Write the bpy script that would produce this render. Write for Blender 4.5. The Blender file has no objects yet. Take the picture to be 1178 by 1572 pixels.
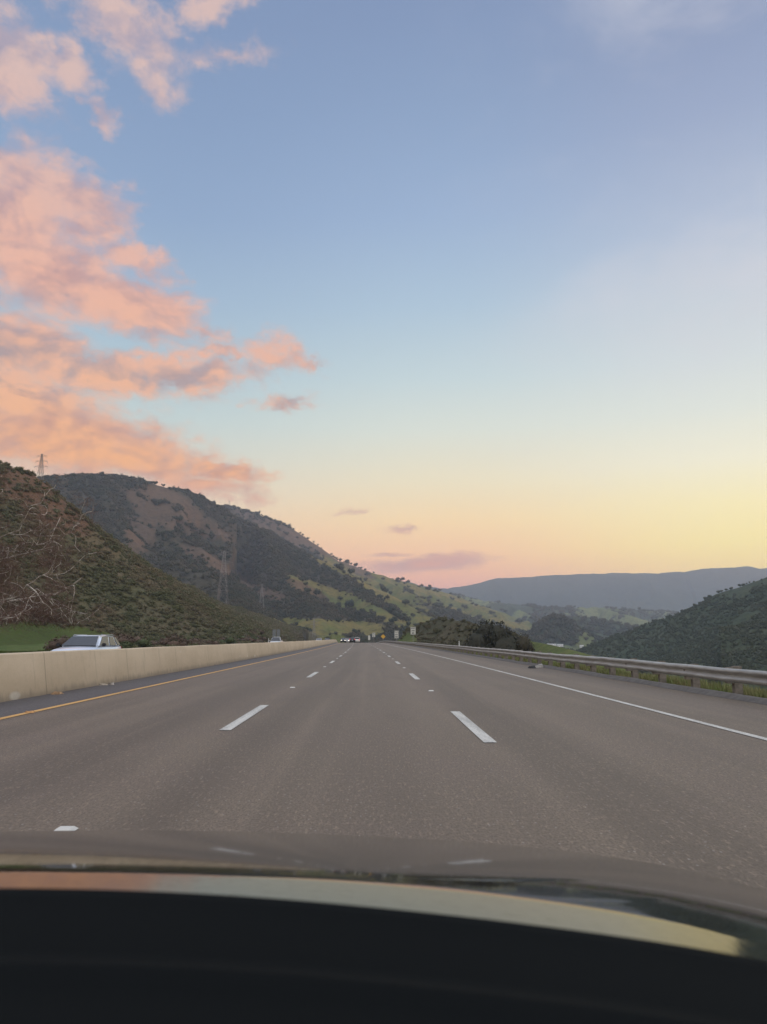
import bpy, bmesh, math, random
import numpy as np
from mathutils import Vector, Matrix, Euler

R = math.radians
random.seed(7)
rng = np.random.default_rng(11)
S = bpy.context.scene

# ------------------------------------------------------------------ camera
FPX, W0, H0 = 1145.0, 1178.0, 1572.0
CAMH = 1.316
PITCH = math.atan(194.0 / FPX)
YAW = math.atan(18.0 / FPX)
cd = bpy.data.cameras.new('camera')
cam = bpy.data.objects.new('camera', cd)
S.collection.objects.link(cam)
cam.location = (0, 0, CAMH)
cam.rotation_euler = (math.pi / 2 + PITCH, 0, -YAW)
cd.sensor_fit = 'VERTICAL'
cd.sensor_height = 32.0
cd.sensor_width = 24.0
cd.lens = 32.0 * FPX / H0
cd.clip_start = 0.02
cd.clip_end = 40000
cd.dof.use_dof = True
cd.dof.focus_distance = 60
cd.dof.aperture_fstop = cd.lens / 4.6
S.camera = cam
MC = np.array(Euler(cam.rotation_euler).to_matrix())


def ray(px, py):
    v = MC @ np.array([(px - W0 / 2) / FPX, (H0 / 2 - py) / FPX, -1.0])
    return v


def P(px, py, Y):
    v = ray(px, py)
    k = Y / v[1]
    return np.array([v[0] * k, Y, CAMH + v[2] * k])


def azel(px, py):
    v = ray(px, py)
    v = v / np.linalg.norm(v)
    return math.degrees(math.atan2(v[0], v[1])), math.degrees(math.asin(v[2]))


def project(p):
    """world points (n,3) -> photo pixels"""
    q = (p - np.array([0, 0, CAMH])) @ MC
    d = np.maximum(-q[:, 2], 1e-3)
    return W0 / 2 + FPX * q[:, 0] / d, H0 / 2 - FPX * q[:, 1] / d, -q[:, 2]


S.view_settings.view_transform = 'Standard'
S.view_settings.look = 'None'
S.view_settings.exposure = 0.0
S.view_settings.gamma = 1.0
S.render.engine = 'CYCLES'
S.cycles.use_denoising = True
S.cycles.max_bounces = 6
S.cycles.diffuse_bounces = 3
S.cycles.glossy_bounces = 3
S.cycles.volume_bounces = 1
S.cycles.transparent_max_bounces = 6
S.cycles.caustics_reflective = False
S.cycles.caustics_refractive = False

# ------------------------------------------------------------------ node helper


class G:
    def __init__(self, nt):
        self.nt = nt
        self.n = nt.nodes
        self.l = nt.links

    def node(self, t, **kw):
        n = self.n.new(t)
        for k, v in kw.items():
            setattr(n, k, v)
        return n

    def put(self, sock, v):
        if isinstance(v, bpy.types.NodeSocket):
            self.l.new(v, sock)
        elif v is not None:
            if hasattr(sock, 'default_value') and not isinstance(v, (int, float)) and len(v) == 3 and len(sock.default_value) == 4:
                v = (*v, 1)
            sock.default_value = v

    def m(self, op, a, b=None, c=None, clamp=False):
        n = self.node('ShaderNodeMath', operation=op, use_clamp=clamp)
        for s, v in zip(n.inputs, (a, b, c)):
            self.put(s, v)
        return n.outputs[0]

    def vm(self, op, a, b=None, out=0):
        n = self.node('ShaderNodeVectorMath', operation=op)
        self.put(n.inputs[0], a)
        if b is not None:
            if op == 'SCALE':
                self.put(n.inputs[3], b)
            else:
                self.put(n.inputs[1], b)
        return n.outputs['Value'] if op in ('LENGTH', 'DOT_PRODUCT', 'DISTANCE') else n.outputs[0]

    def ramp(self, fac, stops, interp='LINEAR'):
        n = self.node('ShaderNodeValToRGB')
        cr = n.color_ramp
        cr.interpolation = interp
        while len(cr.elements) < len(stops):
            cr.elements.new(0.5)
        for e, (p, c) in zip(cr.elements, stops):
            e.position = p
            e.color = (*c, 1) if len(c) == 3 else c
        self.put(n.inputs[0], fac)
        return n.outputs[0]

    def mix(self, f, a, b, mode='MIX'):
        n = self.node('ShaderNodeMix', data_type='RGBA', blend_type=mode)
        self.put(n.inputs[0], f)
        self.put(n.inputs[6], a)
        self.put(n.inputs[7], b)
        return n.outputs[2]

    def noise(self, vec, scale, detail=4, rough=.55, dist=0, out=0, dims='3D'):
        n = self.node('ShaderNodeTexNoise', noise_dimensions=dims)
        self.put(n.inputs['Vector'], vec)
        n.inputs['Scale'].default_value = scale
        n.inputs['Detail'].default_value = detail
        n.inputs['Roughness'].default_value = rough
        n.inputs['Distortion'].default_value = dist
        return n.outputs[out]

    def sm(self, x, a, b, lo=0.0, hi=1.0):
        n = self.node('ShaderNodeMapRange', interpolation_type='SMOOTHSTEP')
        self.put(n.inputs[0], x)
        for i, v in zip((1, 2, 3, 4), (a, b, lo, hi)):
            self.put(n.inputs[i], v)
        return n.outputs[0]

    def comb(self, x, y, z=0.0):
        n = self.node('ShaderNodeCombineXYZ')
        for s, v in zip(n.inputs, (x, y, z)):
            self.put(s, v)
        return n.outputs[0]

    def sep(self, v):
        n = self.node('ShaderNodeSeparateXYZ')
        self.put(n.inputs[0], v)
        return n.outputs

    def scale(self, vec, s):
        return self.vm('MULTIPLY', vec, s)


def lin(r, g, b):
    def f(c):
        c /= 255.0
        return c / 12.92 if c <= .04045 else ((c + .055) / 1.055) ** 2.4
    return (f(r), f(g), f(b))


# ------------------------------------------------------------------ sky
SUN_AZ, SUN_EL = R(52), R(7.0)
w = bpy.data.worlds.new('World')
S.world = w
w.use_nodes = True
g = G(w.node_tree)
g.n.clear()
out = g.node('ShaderNodeOutputWorld')
bg = g.node('ShaderNodeBackground')
g.l.new(bg.outputs[0], out.inputs[0])
tc = g.node('ShaderNodeTexCoord')
D = tc.outputs['Generated']
dx, dy, dz = g.sep(D)
DEG = 180 / math.pi
az = g.m('MULTIPLY', g.m('ARCTAN2', dx, dy), DEG)
el = g.m('MULTIPLY', g.m('ARCSINE', dz), DEG)
ef = g.m('DIVIDE', el, 90.0, clamp=True)


def el_of(py, px=589):
    return max(0, azel(px, py)[1]) / 90


def skyramp(px, rows, zen):
    st = [(0.0, lin(*rows[0][1]))]
    for py, c in rows:
        st.append((el_of(py, px), lin(*c)))
    st.append((.50, lin(*rows[-1][1])))
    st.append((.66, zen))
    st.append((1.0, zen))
    return g.ramp(ef, st, 'LINEAR')


ZEN = (1.15, 1.22, 1.42)  # zenith above the view, brightened as added fill light for the road
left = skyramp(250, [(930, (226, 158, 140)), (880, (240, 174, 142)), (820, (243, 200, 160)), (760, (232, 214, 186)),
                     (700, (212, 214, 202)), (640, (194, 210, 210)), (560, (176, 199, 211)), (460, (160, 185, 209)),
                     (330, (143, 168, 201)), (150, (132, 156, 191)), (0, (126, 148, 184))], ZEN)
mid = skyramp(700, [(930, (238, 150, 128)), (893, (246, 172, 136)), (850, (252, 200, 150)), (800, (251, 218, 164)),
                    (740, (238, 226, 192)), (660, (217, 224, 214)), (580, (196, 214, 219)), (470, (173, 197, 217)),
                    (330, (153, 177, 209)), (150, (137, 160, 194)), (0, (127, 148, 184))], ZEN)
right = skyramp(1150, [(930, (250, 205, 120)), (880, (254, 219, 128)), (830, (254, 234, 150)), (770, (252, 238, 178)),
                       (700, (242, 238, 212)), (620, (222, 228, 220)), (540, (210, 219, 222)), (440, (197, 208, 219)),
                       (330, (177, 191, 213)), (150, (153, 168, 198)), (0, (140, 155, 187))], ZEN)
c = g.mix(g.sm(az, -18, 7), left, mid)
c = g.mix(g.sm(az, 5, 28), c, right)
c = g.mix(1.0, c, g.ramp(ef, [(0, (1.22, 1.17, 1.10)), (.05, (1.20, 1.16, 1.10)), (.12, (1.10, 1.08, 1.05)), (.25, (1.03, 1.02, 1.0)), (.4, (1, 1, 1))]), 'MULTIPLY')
# sky behind the car, brightened out of view to light the road
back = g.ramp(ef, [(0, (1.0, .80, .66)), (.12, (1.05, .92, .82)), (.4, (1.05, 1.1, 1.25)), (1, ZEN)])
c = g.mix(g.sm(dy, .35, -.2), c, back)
nish = g.node('ShaderNodeTexSky', sky_type='NISHITA')
nish.sun_disc = False
nish.sun_elevation = SUN_EL
nish.sun_rotation = SUN_AZ
c = g.mix(1.0, c, g.mix(1.0, nish.outputs[0], (.004, .004, .004), 'MULTIPLY'), 'ADD')
# faint thin veil to the right
veil = g.noise(g.comb(g.m('MULTIPLY', az, .045), g.m('MULTIPLY', el, .10), 3.1), 1.0, 5, .6, .4)
veil = g.m('MULTIPLY', g.sm(veil, .42, .75), g.m('MULTIPLY', g.sm(az, 2, 24), g.sm(el, 6, 18)))
c = g.mix(g.m('MULTIPLY', veil, .45), c, lin(218, 216, 222))

# clouds placed by direction of view
blobs = [  # px, py, rx, ry, rot deg, strength
    (15, 85, 80, 75, -35, .95), (55, 125, 50, 40, -30, .6), (108, 96, 52, 48, -15, .8), (175, 22, 110, 50, -10, .85), (225, 60, 60, 40, -20, .5), (325, 16, 55, 36, 20, .75),
    (150, 162, 36, 24, -30, .55), (350, 78, 70, 20, 5, .42), (225, 112, 60, 34, -20, .45),
    (20, 330, 150, 105, 0, 1.0), (110, 300, 95, 55, 0, .9), (60, 410, 140, 85, 0, 1.0), (130, 345, 80, 60, 0, .8),
    (210, 402, 78, 30, -12, .85), (200, 470, 130, 48, -6, 1.0), (262, 480, 50, 26, 0, .6), (312, 512, 46, 16, -12, .6),
    (40, 530, 130, 48, -6, 1.0), (150, 575, 170, 40, 3, .85), (265, 572, 110, 32, 4, .95), (335, 540, 48, 13, 4, .6),
    (420, 552, 62, 34, 0, .7), (462, 556, 32, 26, 0, .65), (438, 618, 46, 12, 0, .55),
    (50, 625, 190, 55, -5, 1.05), (90, 670, 230, 70, -6, 1.15), (180, 700, 190, 46, -6, 1.0), (330, 724, 90, 18, -3, .95), (310, 748, 90, 22, -4, .75),
    (535, 787, 30, 5, 0, .42), (620, 813, 26, 6, 6, .42), (600, 851, 40, 4, 0, .5), (665, 852, 22, 5, 0, .5), (650, 866, 100, 14, 4, .9), (690, 862, 60, 8, 0, .5)]
pv = g.comb(az, el, 0.0)
wn = g.noise(g.scale(pv, (.30, .45, 1)), 1.0, 4, .6, 0, 1)
wv = g.vm('MULTIPLY', g.vm('SUBTRACT', wn, (.5, .5, .5)), (5.2, 2.6, 0))
wn2 = g.noise(g.scale(pv, (1.1, 1.6, 1)), 1.0, 5, .6, 0, 1)
wv2 = g.vm('MULTIPLY', g.vm('SUBTRACT', wn2, (.5, .5, .5)), (1.9, 1.1, 0))
lowk = g.sm(el, 5.0, 12.0, .22, 1.0)
pw = g.vm('ADD', pv, g.vm('SCALE', g.vm('ADD', wv, wv2), lowk))
field = None
for bx, by, rx, ry, rot, st in blobs:
    a0, e0 = azel(bx, by)
    rx, ry = rx * 1.04, ry * 1.04
    ra = abs(azel(bx + rx, by)[0] - azel(bx - rx, by)[0]) / 2
    re = abs(azel(bx, by + ry)[1] - azel(bx, by - ry)[1]) / 2
    mp = g.node('ShaderNodeMapping', vector_type='TEXTURE')
    g.put(mp.inputs[0], pw)
    mp.inputs['Location'].default_value = (a0, e0, 0)
    mp.inputs['Rotation'].default_value = (0, 0, R(rot))
    mp.inputs['Scale'].default_value = (ra, re, 1)
    ln = g.vm('LENGTH', mp.outputs[0])
    q = g.m('MULTIPLY_ADD', ln, -st, st * 1.15)
    field = q if field is None else g.m('SMOOTH_MAX', field, q, .12)
n1v = g.scale(pv, (.20, .35, 1))
n1 = g.noise(n1v, 1.0, 5, .5, .3)
n2 = g.noise(g.vm('ADD', n1v, (.10, -.20, 0)), 1.0, 5, .5, .4)
n3 = g.noise(g.scale(pv, (.72, 1.08, 1)), 1.0, 6, .58, .5)
dens = g.m('ADD', field, g.m('MULTIPLY_ADD', n1, 1.35, -.66))
dens = g.m('ADD', dens, g.m('MULTIPLY_ADD', n3, .5, -.24))
alpha = g.sm(dens, -.10, .66)
core = g.sm(dens, .3, 1.15)
shade = g.m('MULTIPLY_ADD', g.m('SUBTRACT', n1, n2), 5.0, .60)
shade = g.m('ADD', shade, g.m('MULTIPLY_ADD', n3, 1.0, -.45), clamp=True)
lit = g.ramp(ef, [(el_of(870), lin(232, 164, 138)), (el_of(800), lin(224, 160, 140)), (el_of(700, 50), lin(255, 180, 116)), (el_of(600, 50), lin(250, 184, 138)),
                  (el_of(420, 50), lin(244, 184, 156)), (el_of(80, 50), lin(222, 190, 180))])
drk = g.ramp(ef, [(el_of(870), lin(208, 152, 138)), (el_of(800), lin(205, 160, 150)), (el_of(720, 50), lin(212, 150, 120)), (el_of(640, 50), lin(206, 146, 122)), (el_of(570, 50), lin(172, 148, 146)),
                  (el_of(420, 50), lin(204, 154, 144)), (el_of(80, 50), lin(172, 160, 176))])
ccol = g.mix(shade, drk, lit)
ccol = g.mix(g.m('MULTIPLY', g.m('SUBTRACT', 1.0, core), .25), ccol, lin(200, 180, 185))
front = g.sm(dy, .1, .4)
c = g.mix(g.m('MULTIPLY', g.m('MULTIPLY', alpha, .93), front), c, ccol)
# below the horizon
c = g.mix(g.sm(dz, -.002, -.03), c, (.16, .14, .13))
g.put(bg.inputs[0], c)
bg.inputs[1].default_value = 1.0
w.cycles.sampling_method = 'MANUAL'
w.cycles.sample_map_resolution = 512

# ------------------------------------------------------------------ sun
sd = bpy.data.lights.new('sun', 'SUN')
sun = bpy.data.objects.new('sun', sd)
S.collection.objects.link(sun)
sd.energy = 2.0
sd.color = (1.0, .52, .28)
sd.angle = R(2.5)
sdir = Vector((math.sin(SUN_AZ) * math.cos(SUN_EL), math.cos(SUN_AZ) * math.cos(SUN_EL), math.sin(SUN_EL)))
sun.rotation_euler = sdir.to_track_quat('Z', 'Y').to_euler()

# ------------------------------------------------------------------ numpy noise
_perm = rng.random((256, 256))


def vnoise(x, y):
    xi = np.floor(x).astype(int)
    yi = np.floor(y).astype(int)
    fx = x - xi
    fy = y - yi
    fx = fx * fx * (3 - 2 * fx)
    fy = fy * fy * (3 - 2 * fy)
    a = _perm[xi & 255, yi & 255]
    b = _perm[(xi + 1) & 255, yi & 255]
    c_ = _perm[xi & 255, (yi + 1) & 255]
    d = _perm[(xi + 1) & 255, (yi + 1) & 255]
    return (a * (1 - fx) + b * fx) * (1 - fy) + (c_ * (1 - fx) + d * fx) * fy


def fbm(x, y, s, o=5, seed=0, ridged=False):
    x = x / s + seed * 17.3
    y = y / s - seed * 9.1
    t = 0
    am = 1
    tot = 0
    for i in range(o):
        n = vnoise(x, y)
        if ridged:
            n = 1 - abs(2 * n - 1)
        t = t + am * n
        tot += am
        am *= .5
        x, y = (x * .8 - y * .6) * 2 + 5.2, (x * .6 + y * .8) * 2 + 1.7
    return t / tot


def sstep(x, a, b):
    t = np.clip((x - a) / (b - a), 0, 1)
    return t * t * (3 - 2 * t)


# ------------------------------------------------------------------ object helpers
def tag(o, label=None, cat=None, group=None, kind=None):
    for k, v in (('label', label), ('category', cat), ('group', group), ('kind', kind)):
        if v:
            o[k] = v
    return o


def empty(name, loc, label, cat, group=None, rz=0):
    o = bpy.data.objects.new(name, None)
    S.collection.objects.link(o)
    o.location = loc
    o.rotation_euler = (0, 0, rz)
    o.empty_display_size = .1
    return tag(o, label, cat, group)


def mesh_np(name, v, f, mat=None, smooth=False, parent=None):
    """v (n,3), f (m,k) uniform polygons"""
    me = bpy.data.meshes.new(name)
    v = np.asarray(v, dtype=np.float32)
    f = np.asarray(f, dtype=np.int32)
    me.vertices.add(len(v))
    me.vertices.foreach_set('co', v.ravel())
    k = f.shape[1]
    me.loops.add(f.size)
    me.loops.foreach_set('vertex_index', f.ravel())
    me.polygons.add(len(f))
    me.polygons.foreach_set('loop_start', np.arange(0, f.size, k, dtype=np.int32))
    me.polygons.foreach_set('loop_total', np.full(len(f), k, dtype=np.int32))
    if smooth:
        me.polygons.foreach_set('use_smooth', np.ones(len(f), dtype=bool))
    me.update(calc_edges=True)
    me.validate()
    if mat:
        me.materials.append(mat)
    o = bpy.data.objects.new(name, me)
    S.collection.objects.link(o)
    if parent:
        o.parent = parent
    return o


class MB:
    """collects shapes, builds ONE mesh object"""

    def __init__(self):
        self.v = []
        self.f = []

    def add(self, vs, fs):
        b = len(self.v)
        self.v += [tuple(p) for p in vs]
        self.f += [tuple(b + i for i in q) for q in fs]

    def box(self, c, s, rot=None):
        hx, hy, hz = s[0] / 2, s[1] / 2, s[2] / 2
        vs = [Vector((x, y, z)) for x in (-hx, hx) for y in (-hy, hy) for z in (-hz, hz)]
        if rot is not None:
            vs = [rot @ p for p in vs]
        vs = [p + Vector(c) for p in vs]
        self.add(vs, [(0, 1, 3, 2), (4, 6, 7, 5), (0, 4, 5, 1), (2, 3, 7, 6), (0, 2, 6, 4), (1, 5, 7, 3)])

    def tube(self, pts, rad, n=6, cap=True):
        pts = [Vector(p) for p in pts]
        if not hasattr(rad, '__len__'):
            rad = [rad] * len(pts)
        rings = []
        for i, p in enumerate(pts):
            d = (pts[min(i + 1, len(pts) - 1)] - pts[max(i - 1, 0)]).normalized()
            a = d.cross(Vector((0, 0, 1)))
            if a.length < .05:
                a = d.cross(Vector((1, 0, 0)))
            a.normalize()
            b = d.cross(a)
            rings.append([p + (a * math.cos(t) + b * math.sin(t)) * rad[i] for t in [2 * math.pi * k / n for k in range(n)]])
        vs = [q for r in rings for q in r]
        fs = []
        for i in range(len(pts) - 1):
            for k in range(n):
                fs.append((i * n + k, i * n + (k + 1) % n, (i + 1) * n + (k + 1) % n, (i + 1) * n + k))
        if cap:
            fs.append(tuple(range(n - 1, -1, -1)))
            fs.append(tuple((len(pts) - 1) * n + k for k in range(n)))
        self.add(vs, fs)

    def build(self, name, mat, parent=None, smooth=False, bevel=0, loc=None):
        me = bpy.data.meshes.new(name)
        me.from_pydata(self.v, [], self.f)
        me.materials.append(mat)
        bm = bmesh.new()
        bm.from_mesh(me)
        bmesh.ops.recalc_face_normals(bm, faces=bm.faces)
        if bevel:
            bmesh.ops.bevel(bm, geom=list(bm.edges), offset=bevel, segments=2, affect='EDGES', clamp_overlap=True)
        bm.to_mesh(me)
        bm.free()
        if smooth:
            for p in me.polygons:
                p.use_smooth = True
        o = bpy.data.objects.new(name, me)
        S.collection.objects.link(o)
        if parent:
            o.parent = parent
        if loc is not None:
            o.location = loc
        return o


def mat(name, col=(.5, .5, .5), rough=.6, metal=0, build=None, **kw):
    m = bpy.data.materials.new(name)
    m.use_nodes = True
    gg = G(m.node_tree)
    b = gg.n['Principled BSDF']
    b.inputs['Base Color'].default_value = (*col, 1)
    b.inputs['Roughness'].default_value = rough
    b.inputs['Metallic'].default_value = metal
    for k, v in kw.items():
        b.inputs[k.replace('_', ' ')].default_value = v
    if build:
        build(gg, b)
    return m


def pos(gg):
    return gg.node('ShaderNodeNewGeometry').outputs['Position']


def bump(gg, b, h, strength=.5, dist=.01):
    n = gg.node('ShaderNodeBump')
    n.inputs['Strength'].default_value = strength
    n.inputs['Distance'].default_value = dist
    gg.put(n.inputs['Height'], h)
    gg.l.new(n.outputs[0], b.inputs['Normal'])


def mottled(c1, c2, scale, rough=.8, metal=0, bd=0):
    def f(gg, b):
        n = gg.noise(pos(gg), scale, 5, .6)
        gg.put(b.inputs['Base Color'], gg.mix(gg.sm(n, .35, .65), c1, c2))
        if bd:
            bump(gg, b, n, .5, bd)
    return lambda name: mat(name, c1, rough, metal, f)


# ------------------------------------------------------------------ road alignment
_sy = np.array([-80, 0, 30, 60, 100, 145, 188, 250, 350, 600, 1000, 3000], float)
_sx = np.array([0, 0, 0, -.22, -.70, -1.50, -2.35, -3.9, -7.6, -20, -55, -250], float)
_yy = np.arange(-80, 3000, 1.0)
_xx = np.interp(_yy, _sy, _sx)
_k = np.ones(41) / 41
_xs = np.convolve(np.pad(_xx, 20, mode='edge'), _k, 'valid')


def rx(y):
    return np.interp(y, _yy, _xs)


def rz(y):
    y = np.asarray(y, float)
    d = np.clip(y - 225, 0, None)
    return -np.where(d < 70, d * d / 7000., .7 + (d - 70) * .02)


BX = -7.70       # barrier base
RE = 8.10        # right edge of asphalt
OPZ = -.25       # opposite carriageway level

# ------------------------------------------------------------------ terrain
# ridge crests, each (list of (px, py, Y)), half width, profile power, id
RIDGES = [
    ('near', [(-900, 560, 130), (-300, 640, 205), (0, 712, 250), (40, 724, 262), (70, 756, 275), (100, 786, 300), (150, 819, 330), (200, 853, 370), (250, 886, 410),
              (300, 913, 460), (370, 938, 540), (430, 957, 640), (480, 972, 760)], 88, 1.38),
    ('mount', [(-900, 640, 900), (-300, 700, 950), (40, 738, 1000), (100, 732, 1050), (150, 730, 1100), (200, 736, 1150), (260, 750, 1200), (300, 762, 1250), (330, 783, 1300), (400, 812, 1300),
               (460, 845, 1250), (520, 874, 1200), (580, 908, 1150), (640, 940, 1100), (700, 968, 1050)], 520, 1.1),
    ('mount', [(150, 730, 1100), (185, 800, 930), (225, 870, 800), (270, 925, 680)], 210, 1.1),
    ('mount', [(260, 750, 1200), (300, 830, 980), (345, 900, 820), (385, 955, 690)], 190, 1.1),
    ('mount', [(400, 812, 1300), (430, 860, 1080), (465, 920, 900), (500, 962, 780)], 190, 1.1),
    ('mount', [(520, 874, 1200), (560, 915, 1050), (600, 950, 900), (640, 975, 800)], 180, 1.1),
    ('mount', [(200, 830, 1700), (300, 790, 1750), (330, 781, 1800), (352, 777, 1850), (400, 791, 1850), (450, 812, 1850), (490, 839, 1850), (520, 861, 1850), (555, 875, 1880),
               (600, 889, 1950), (650, 902, 2050), (700, 917, 2150), (750, 938, 2250), (800, 962, 2350), (850, 990, 2400)], 700, 1.05),
    ('mount', [(555, 875, 1880), (620, 905, 1600), (690, 938, 1400), (740, 960, 1250), (790, 990, 1150)], 260, 1.1),
    ('mount', [(650, 902, 2050), (720, 930, 1800), (780, 956, 1600), (830, 985, 1500)], 240, 1.1),
    ('valley', [(600, 905, 3600), (690, 912, 3400), (760, 924, 3200), (840, 933, 3000), (920, 932, 3100), (1000, 938, 3200), (1100, 945, 3300), (1300, 950, 3300)], 700, 1.1),
    ('valley', [(760, 924, 3200), (820, 946, 2700), (860, 972, 2300)], 300, 1.1),
    ('valley', [(840, 933, 3000), (905, 948, 2600), (960, 975, 2200)], 300, 1.1),
    ('valley', [(920, 932, 3100), (985, 950, 2600), (1040, 975, 2200)], 300, 1.1),
    ('valley', [(815, 972, 1650), (835, 952, 1620), (850, 946, 1600), (868, 952, 1600), (900, 972, 1620), (930, 990, 1650)], 190, 1.2),
    ('valley', [(880, 945, 2150), (960, 958, 2000), (1020, 972, 1900)], 260, 1.1),
    ('valley', [(690, 928, 2900), (745, 943, 2600), (800, 966, 2300), (830, 985, 2100)], 190, 1.1),
    ('valley', [(780, 925, 3050), (800, 938, 2850), (850, 958, 2500)], 170, 1.1),
    ('valley', [(880, 933, 3000), (900, 945, 2750), (935, 962, 2500)], 170, 1.1),
    ('valley', [(960, 935, 3100), (940, 950, 2750), (975, 968, 2450)], 170, 1.1),
    ('valley', [(1000, 938, 3200), (1020, 950, 2900), (1060, 965, 2600)], 190, 1.1),
    ('valley', [(700, 948, 2000), (760, 962, 1800), (800, 984, 1650)], 150, 1.1),
    ('valley', [(900, 966, 1900), (940, 978, 1750), (985, 992, 1600)], 150, 1.1),
    ('far', [(300, 900, 6500), (520, 886, 6500), (580, 884, 6500), (612, 889, 6500), (650, 899, 6600), (690, 904, 6800)], 1800, 1.1),
    ('far', [(640, 915, 7200), (690, 903, 7200), (715, 899, 7200), (735, 895, 7200), (760, 888, 7200), (800, 886, 7200), (860, 882, 7200), (900, 881, 7200), (960, 879, 7200), (1000, 880, 7200), (1050, 877, 7200),
             (1080, 872, 7100), (1130, 868, 7000), (1178, 872, 7000), (1300, 880, 7000), (1600, 890, 7000)], 2600, 1.05),
    ('right', [(885, 1010, 820), (920, 988, 820), (950, 977, 820), (980, 966, 820), (1020, 950, 820), (1060, 935, 810), (1100, 912, 800), (1140, 900, 790), (1178, 886, 780), (1300, 842, 720),
               (1500, 790, 640), (1800, 735, 560), (2400, 640, 480), (4200, 560, 330)], 430, 1.1),  # unseen crest past the right edge, shaped to keep sun off the road
    ('right', [(1060, 935, 810), (1110, 975, 640), (1150, 1010, 520)], 150, 1.1),
    ('right', [(1178, 886, 780), (1260, 940, 600), (1320, 985, 480)], 160, 1.1),
    ('knoll', [(608, 984, 236), (632, 967, 222), (655, 955, 205), (685, 950, 190), (725, 957, 176), (770, 968, 160), (815, 984, 140), (850, 991, 112), (882, 999, 84), (915, 1009, 62)], 13, 1.2),
]
DS = {'far': .63, 'valley': .85}
RP = [(n, np.array([P(q[0], q[1], q[2] * DS.get(n, 1)) for q in pts]), wd * DS.get(n, 1) ** 1.6, pw) for n, pts, wd, pw in RIDGES]
IDS = {'ground': 0, 'near': 1, 'mount': 2, 'valley': 3, 'far': 4, 'right': 5, 'knoll': 6}


def base_z(x, y):
    t = x - rx(y)
    zr = rz(y)
    # left: opposite carriageway then gentle verge
    zl = zr + OPZ - .07
    far = sstep(y, 300, 1400)
    zl = zl * (1 - far) + (-45) * far
    # right: verge then embankment down into the valley
    dr = np.clip(t - 10.5, 0, None)
    zrt = zr - .06 - np.clip(t - 8.6, 0, 1.9) * .10 - 46 * (1 - np.exp(-dr / 95.0))
    zz = np.where(t < 8.6, zl, zrt)
    zz = np.where((t >= BX - 1) & (t < 8.6), zr - .07, zz)
    far2 = sstep(y, 250, 1200) * sstep(t, -40, 60)
    zz = np.where(t > 60, zz, zz)
    behind = y < 0
    return zz


def terrain(x, y):
    zb = base_z(x, y)
    h = zb.copy()
    ident = np.zeros(len(x), int)
    gul = fbm(x, y, 160, 5, 1, True)
    gul2 = fbm(x, y, 45, 4, 2)
    bigm = fbm(x, y, 900, 4, 5, True)
    for n, pl, wd, pw in RP:
        best = np.full(len(x), 1e9)
        bz = np.zeros(len(x))
        for a, b in zip(pl[:-1], pl[1:]):
            e = b[:2] - a[:2]
            L2 = (e ** 2).sum()
            tt = np.clip(((x - a[0]) * e[0] + (y - a[1]) * e[1]) / L2, 0, 1)
            d = np.hypot(x - a[0] - tt * e[0], y - a[1] - tt * e[1])
            mk = d < best
            best[mk] = d[mk]
            bz[mk] = (a[2] + tt * (b[2] - a[2]))[mk]
        H = bz - zb
        eps = wd * .05
        best = np.sqrt(best ** 2 + eps ** 2) - eps
        if n in ('near', 'knoll'):
            ww = wd * (1 + .10 * (gul2 - .5))
        else:
            ww = wd * (1 + .5 * (gul - .6)) if wd < 1000 else wd * (1 + .9 * (bigm - .6))
        f = np.clip(1 - best / ww, 0, 1)
        amp = {'near': .10, 'knoll': .12, 'mount': .38, 'valley': .42, 'far': .5, 'right': .22}[n]
        gg_ = bigm if wd > 1000 else gul
        prof = f ** pw * (1 - amp * (1 - gg_) * np.clip(4 * (1 - f), 0, 1) ** .8)
        z = zb + H * prof
        mk = (z > h) & (f > 0) & (H > 0)
        h[mk] = z[mk]
        ident[mk] = IDS[n]
    t = x - rx(y)
    # small scale roughness away from the road
    away = sstep(np.abs(t), 26, 60)
    h = h + away * (fbm(x, y, 22, 4, 3) - .5) * np.where(ident == 1, 4.0, 5.0) * np.clip(np.hypot(x, y) / 300, .25, 1.2)
    # road corridor stays free
    lo, hi = -29.0, 9.2
    cm = np.where(t < 0, sstep(t, lo - 9, lo), 1 - sstep(t, hi, hi + 4.0))
    cm = cm * (y < 700)
    h = h * (1 - cm) + zb * cm
    ident[cm > .6] = 0
    return h, ident, t


NR, NT = 640, 800
rr = 3.0 * (6600 / 3.0) ** (np.arange(NR) / (NR - 1))
th = np.concatenate([np.linspace(-180, -75, 40)[:-1], np.linspace(-75, -31, 60)[:-1], np.linspace(-31, 31, NT), np.linspace(31, 75, 150)[1:], np.linspace(75, 180, 40)[1:]])
NTT = len(th)
TH, RRR = np.meshgrid(np.radians(th), rr, indexing='ij')
X = (np.sin(TH) * RRR).ravel()
Y = (np.cos(TH) * RRR).ravel()
Z, ID, T = terrain(X, Y)
tv = np.stack([X, Y, Z], 1)
ppx, ppy, pd = project(tv)
# visibility along each ray, with a margin
tanv = ((Z - CAMH) / RRR.ravel()).reshape(NTT, NR)
cmx = np.maximum.accumulate(tanv, 1)
vis = (tanv >= cmx - .006).ravel()


def ell(cx, cy, rx_, ry_, rot=0):
    a = R(rot)
    u = (ppx - cx) * math.cos(a) + (ppy - cy) * math.sin(a)
    v = -(ppx - cx) * math.sin(a) + (ppy - cy) * math.cos(a)
    nz = (fbm(X, Y, 60, 4, 8) - .5) * 1.1
    return sstep(1.0 - np.hypot(u / rx_, v / ry_) + nz * .6, -.12, .22) * (pd > 1)


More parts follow.
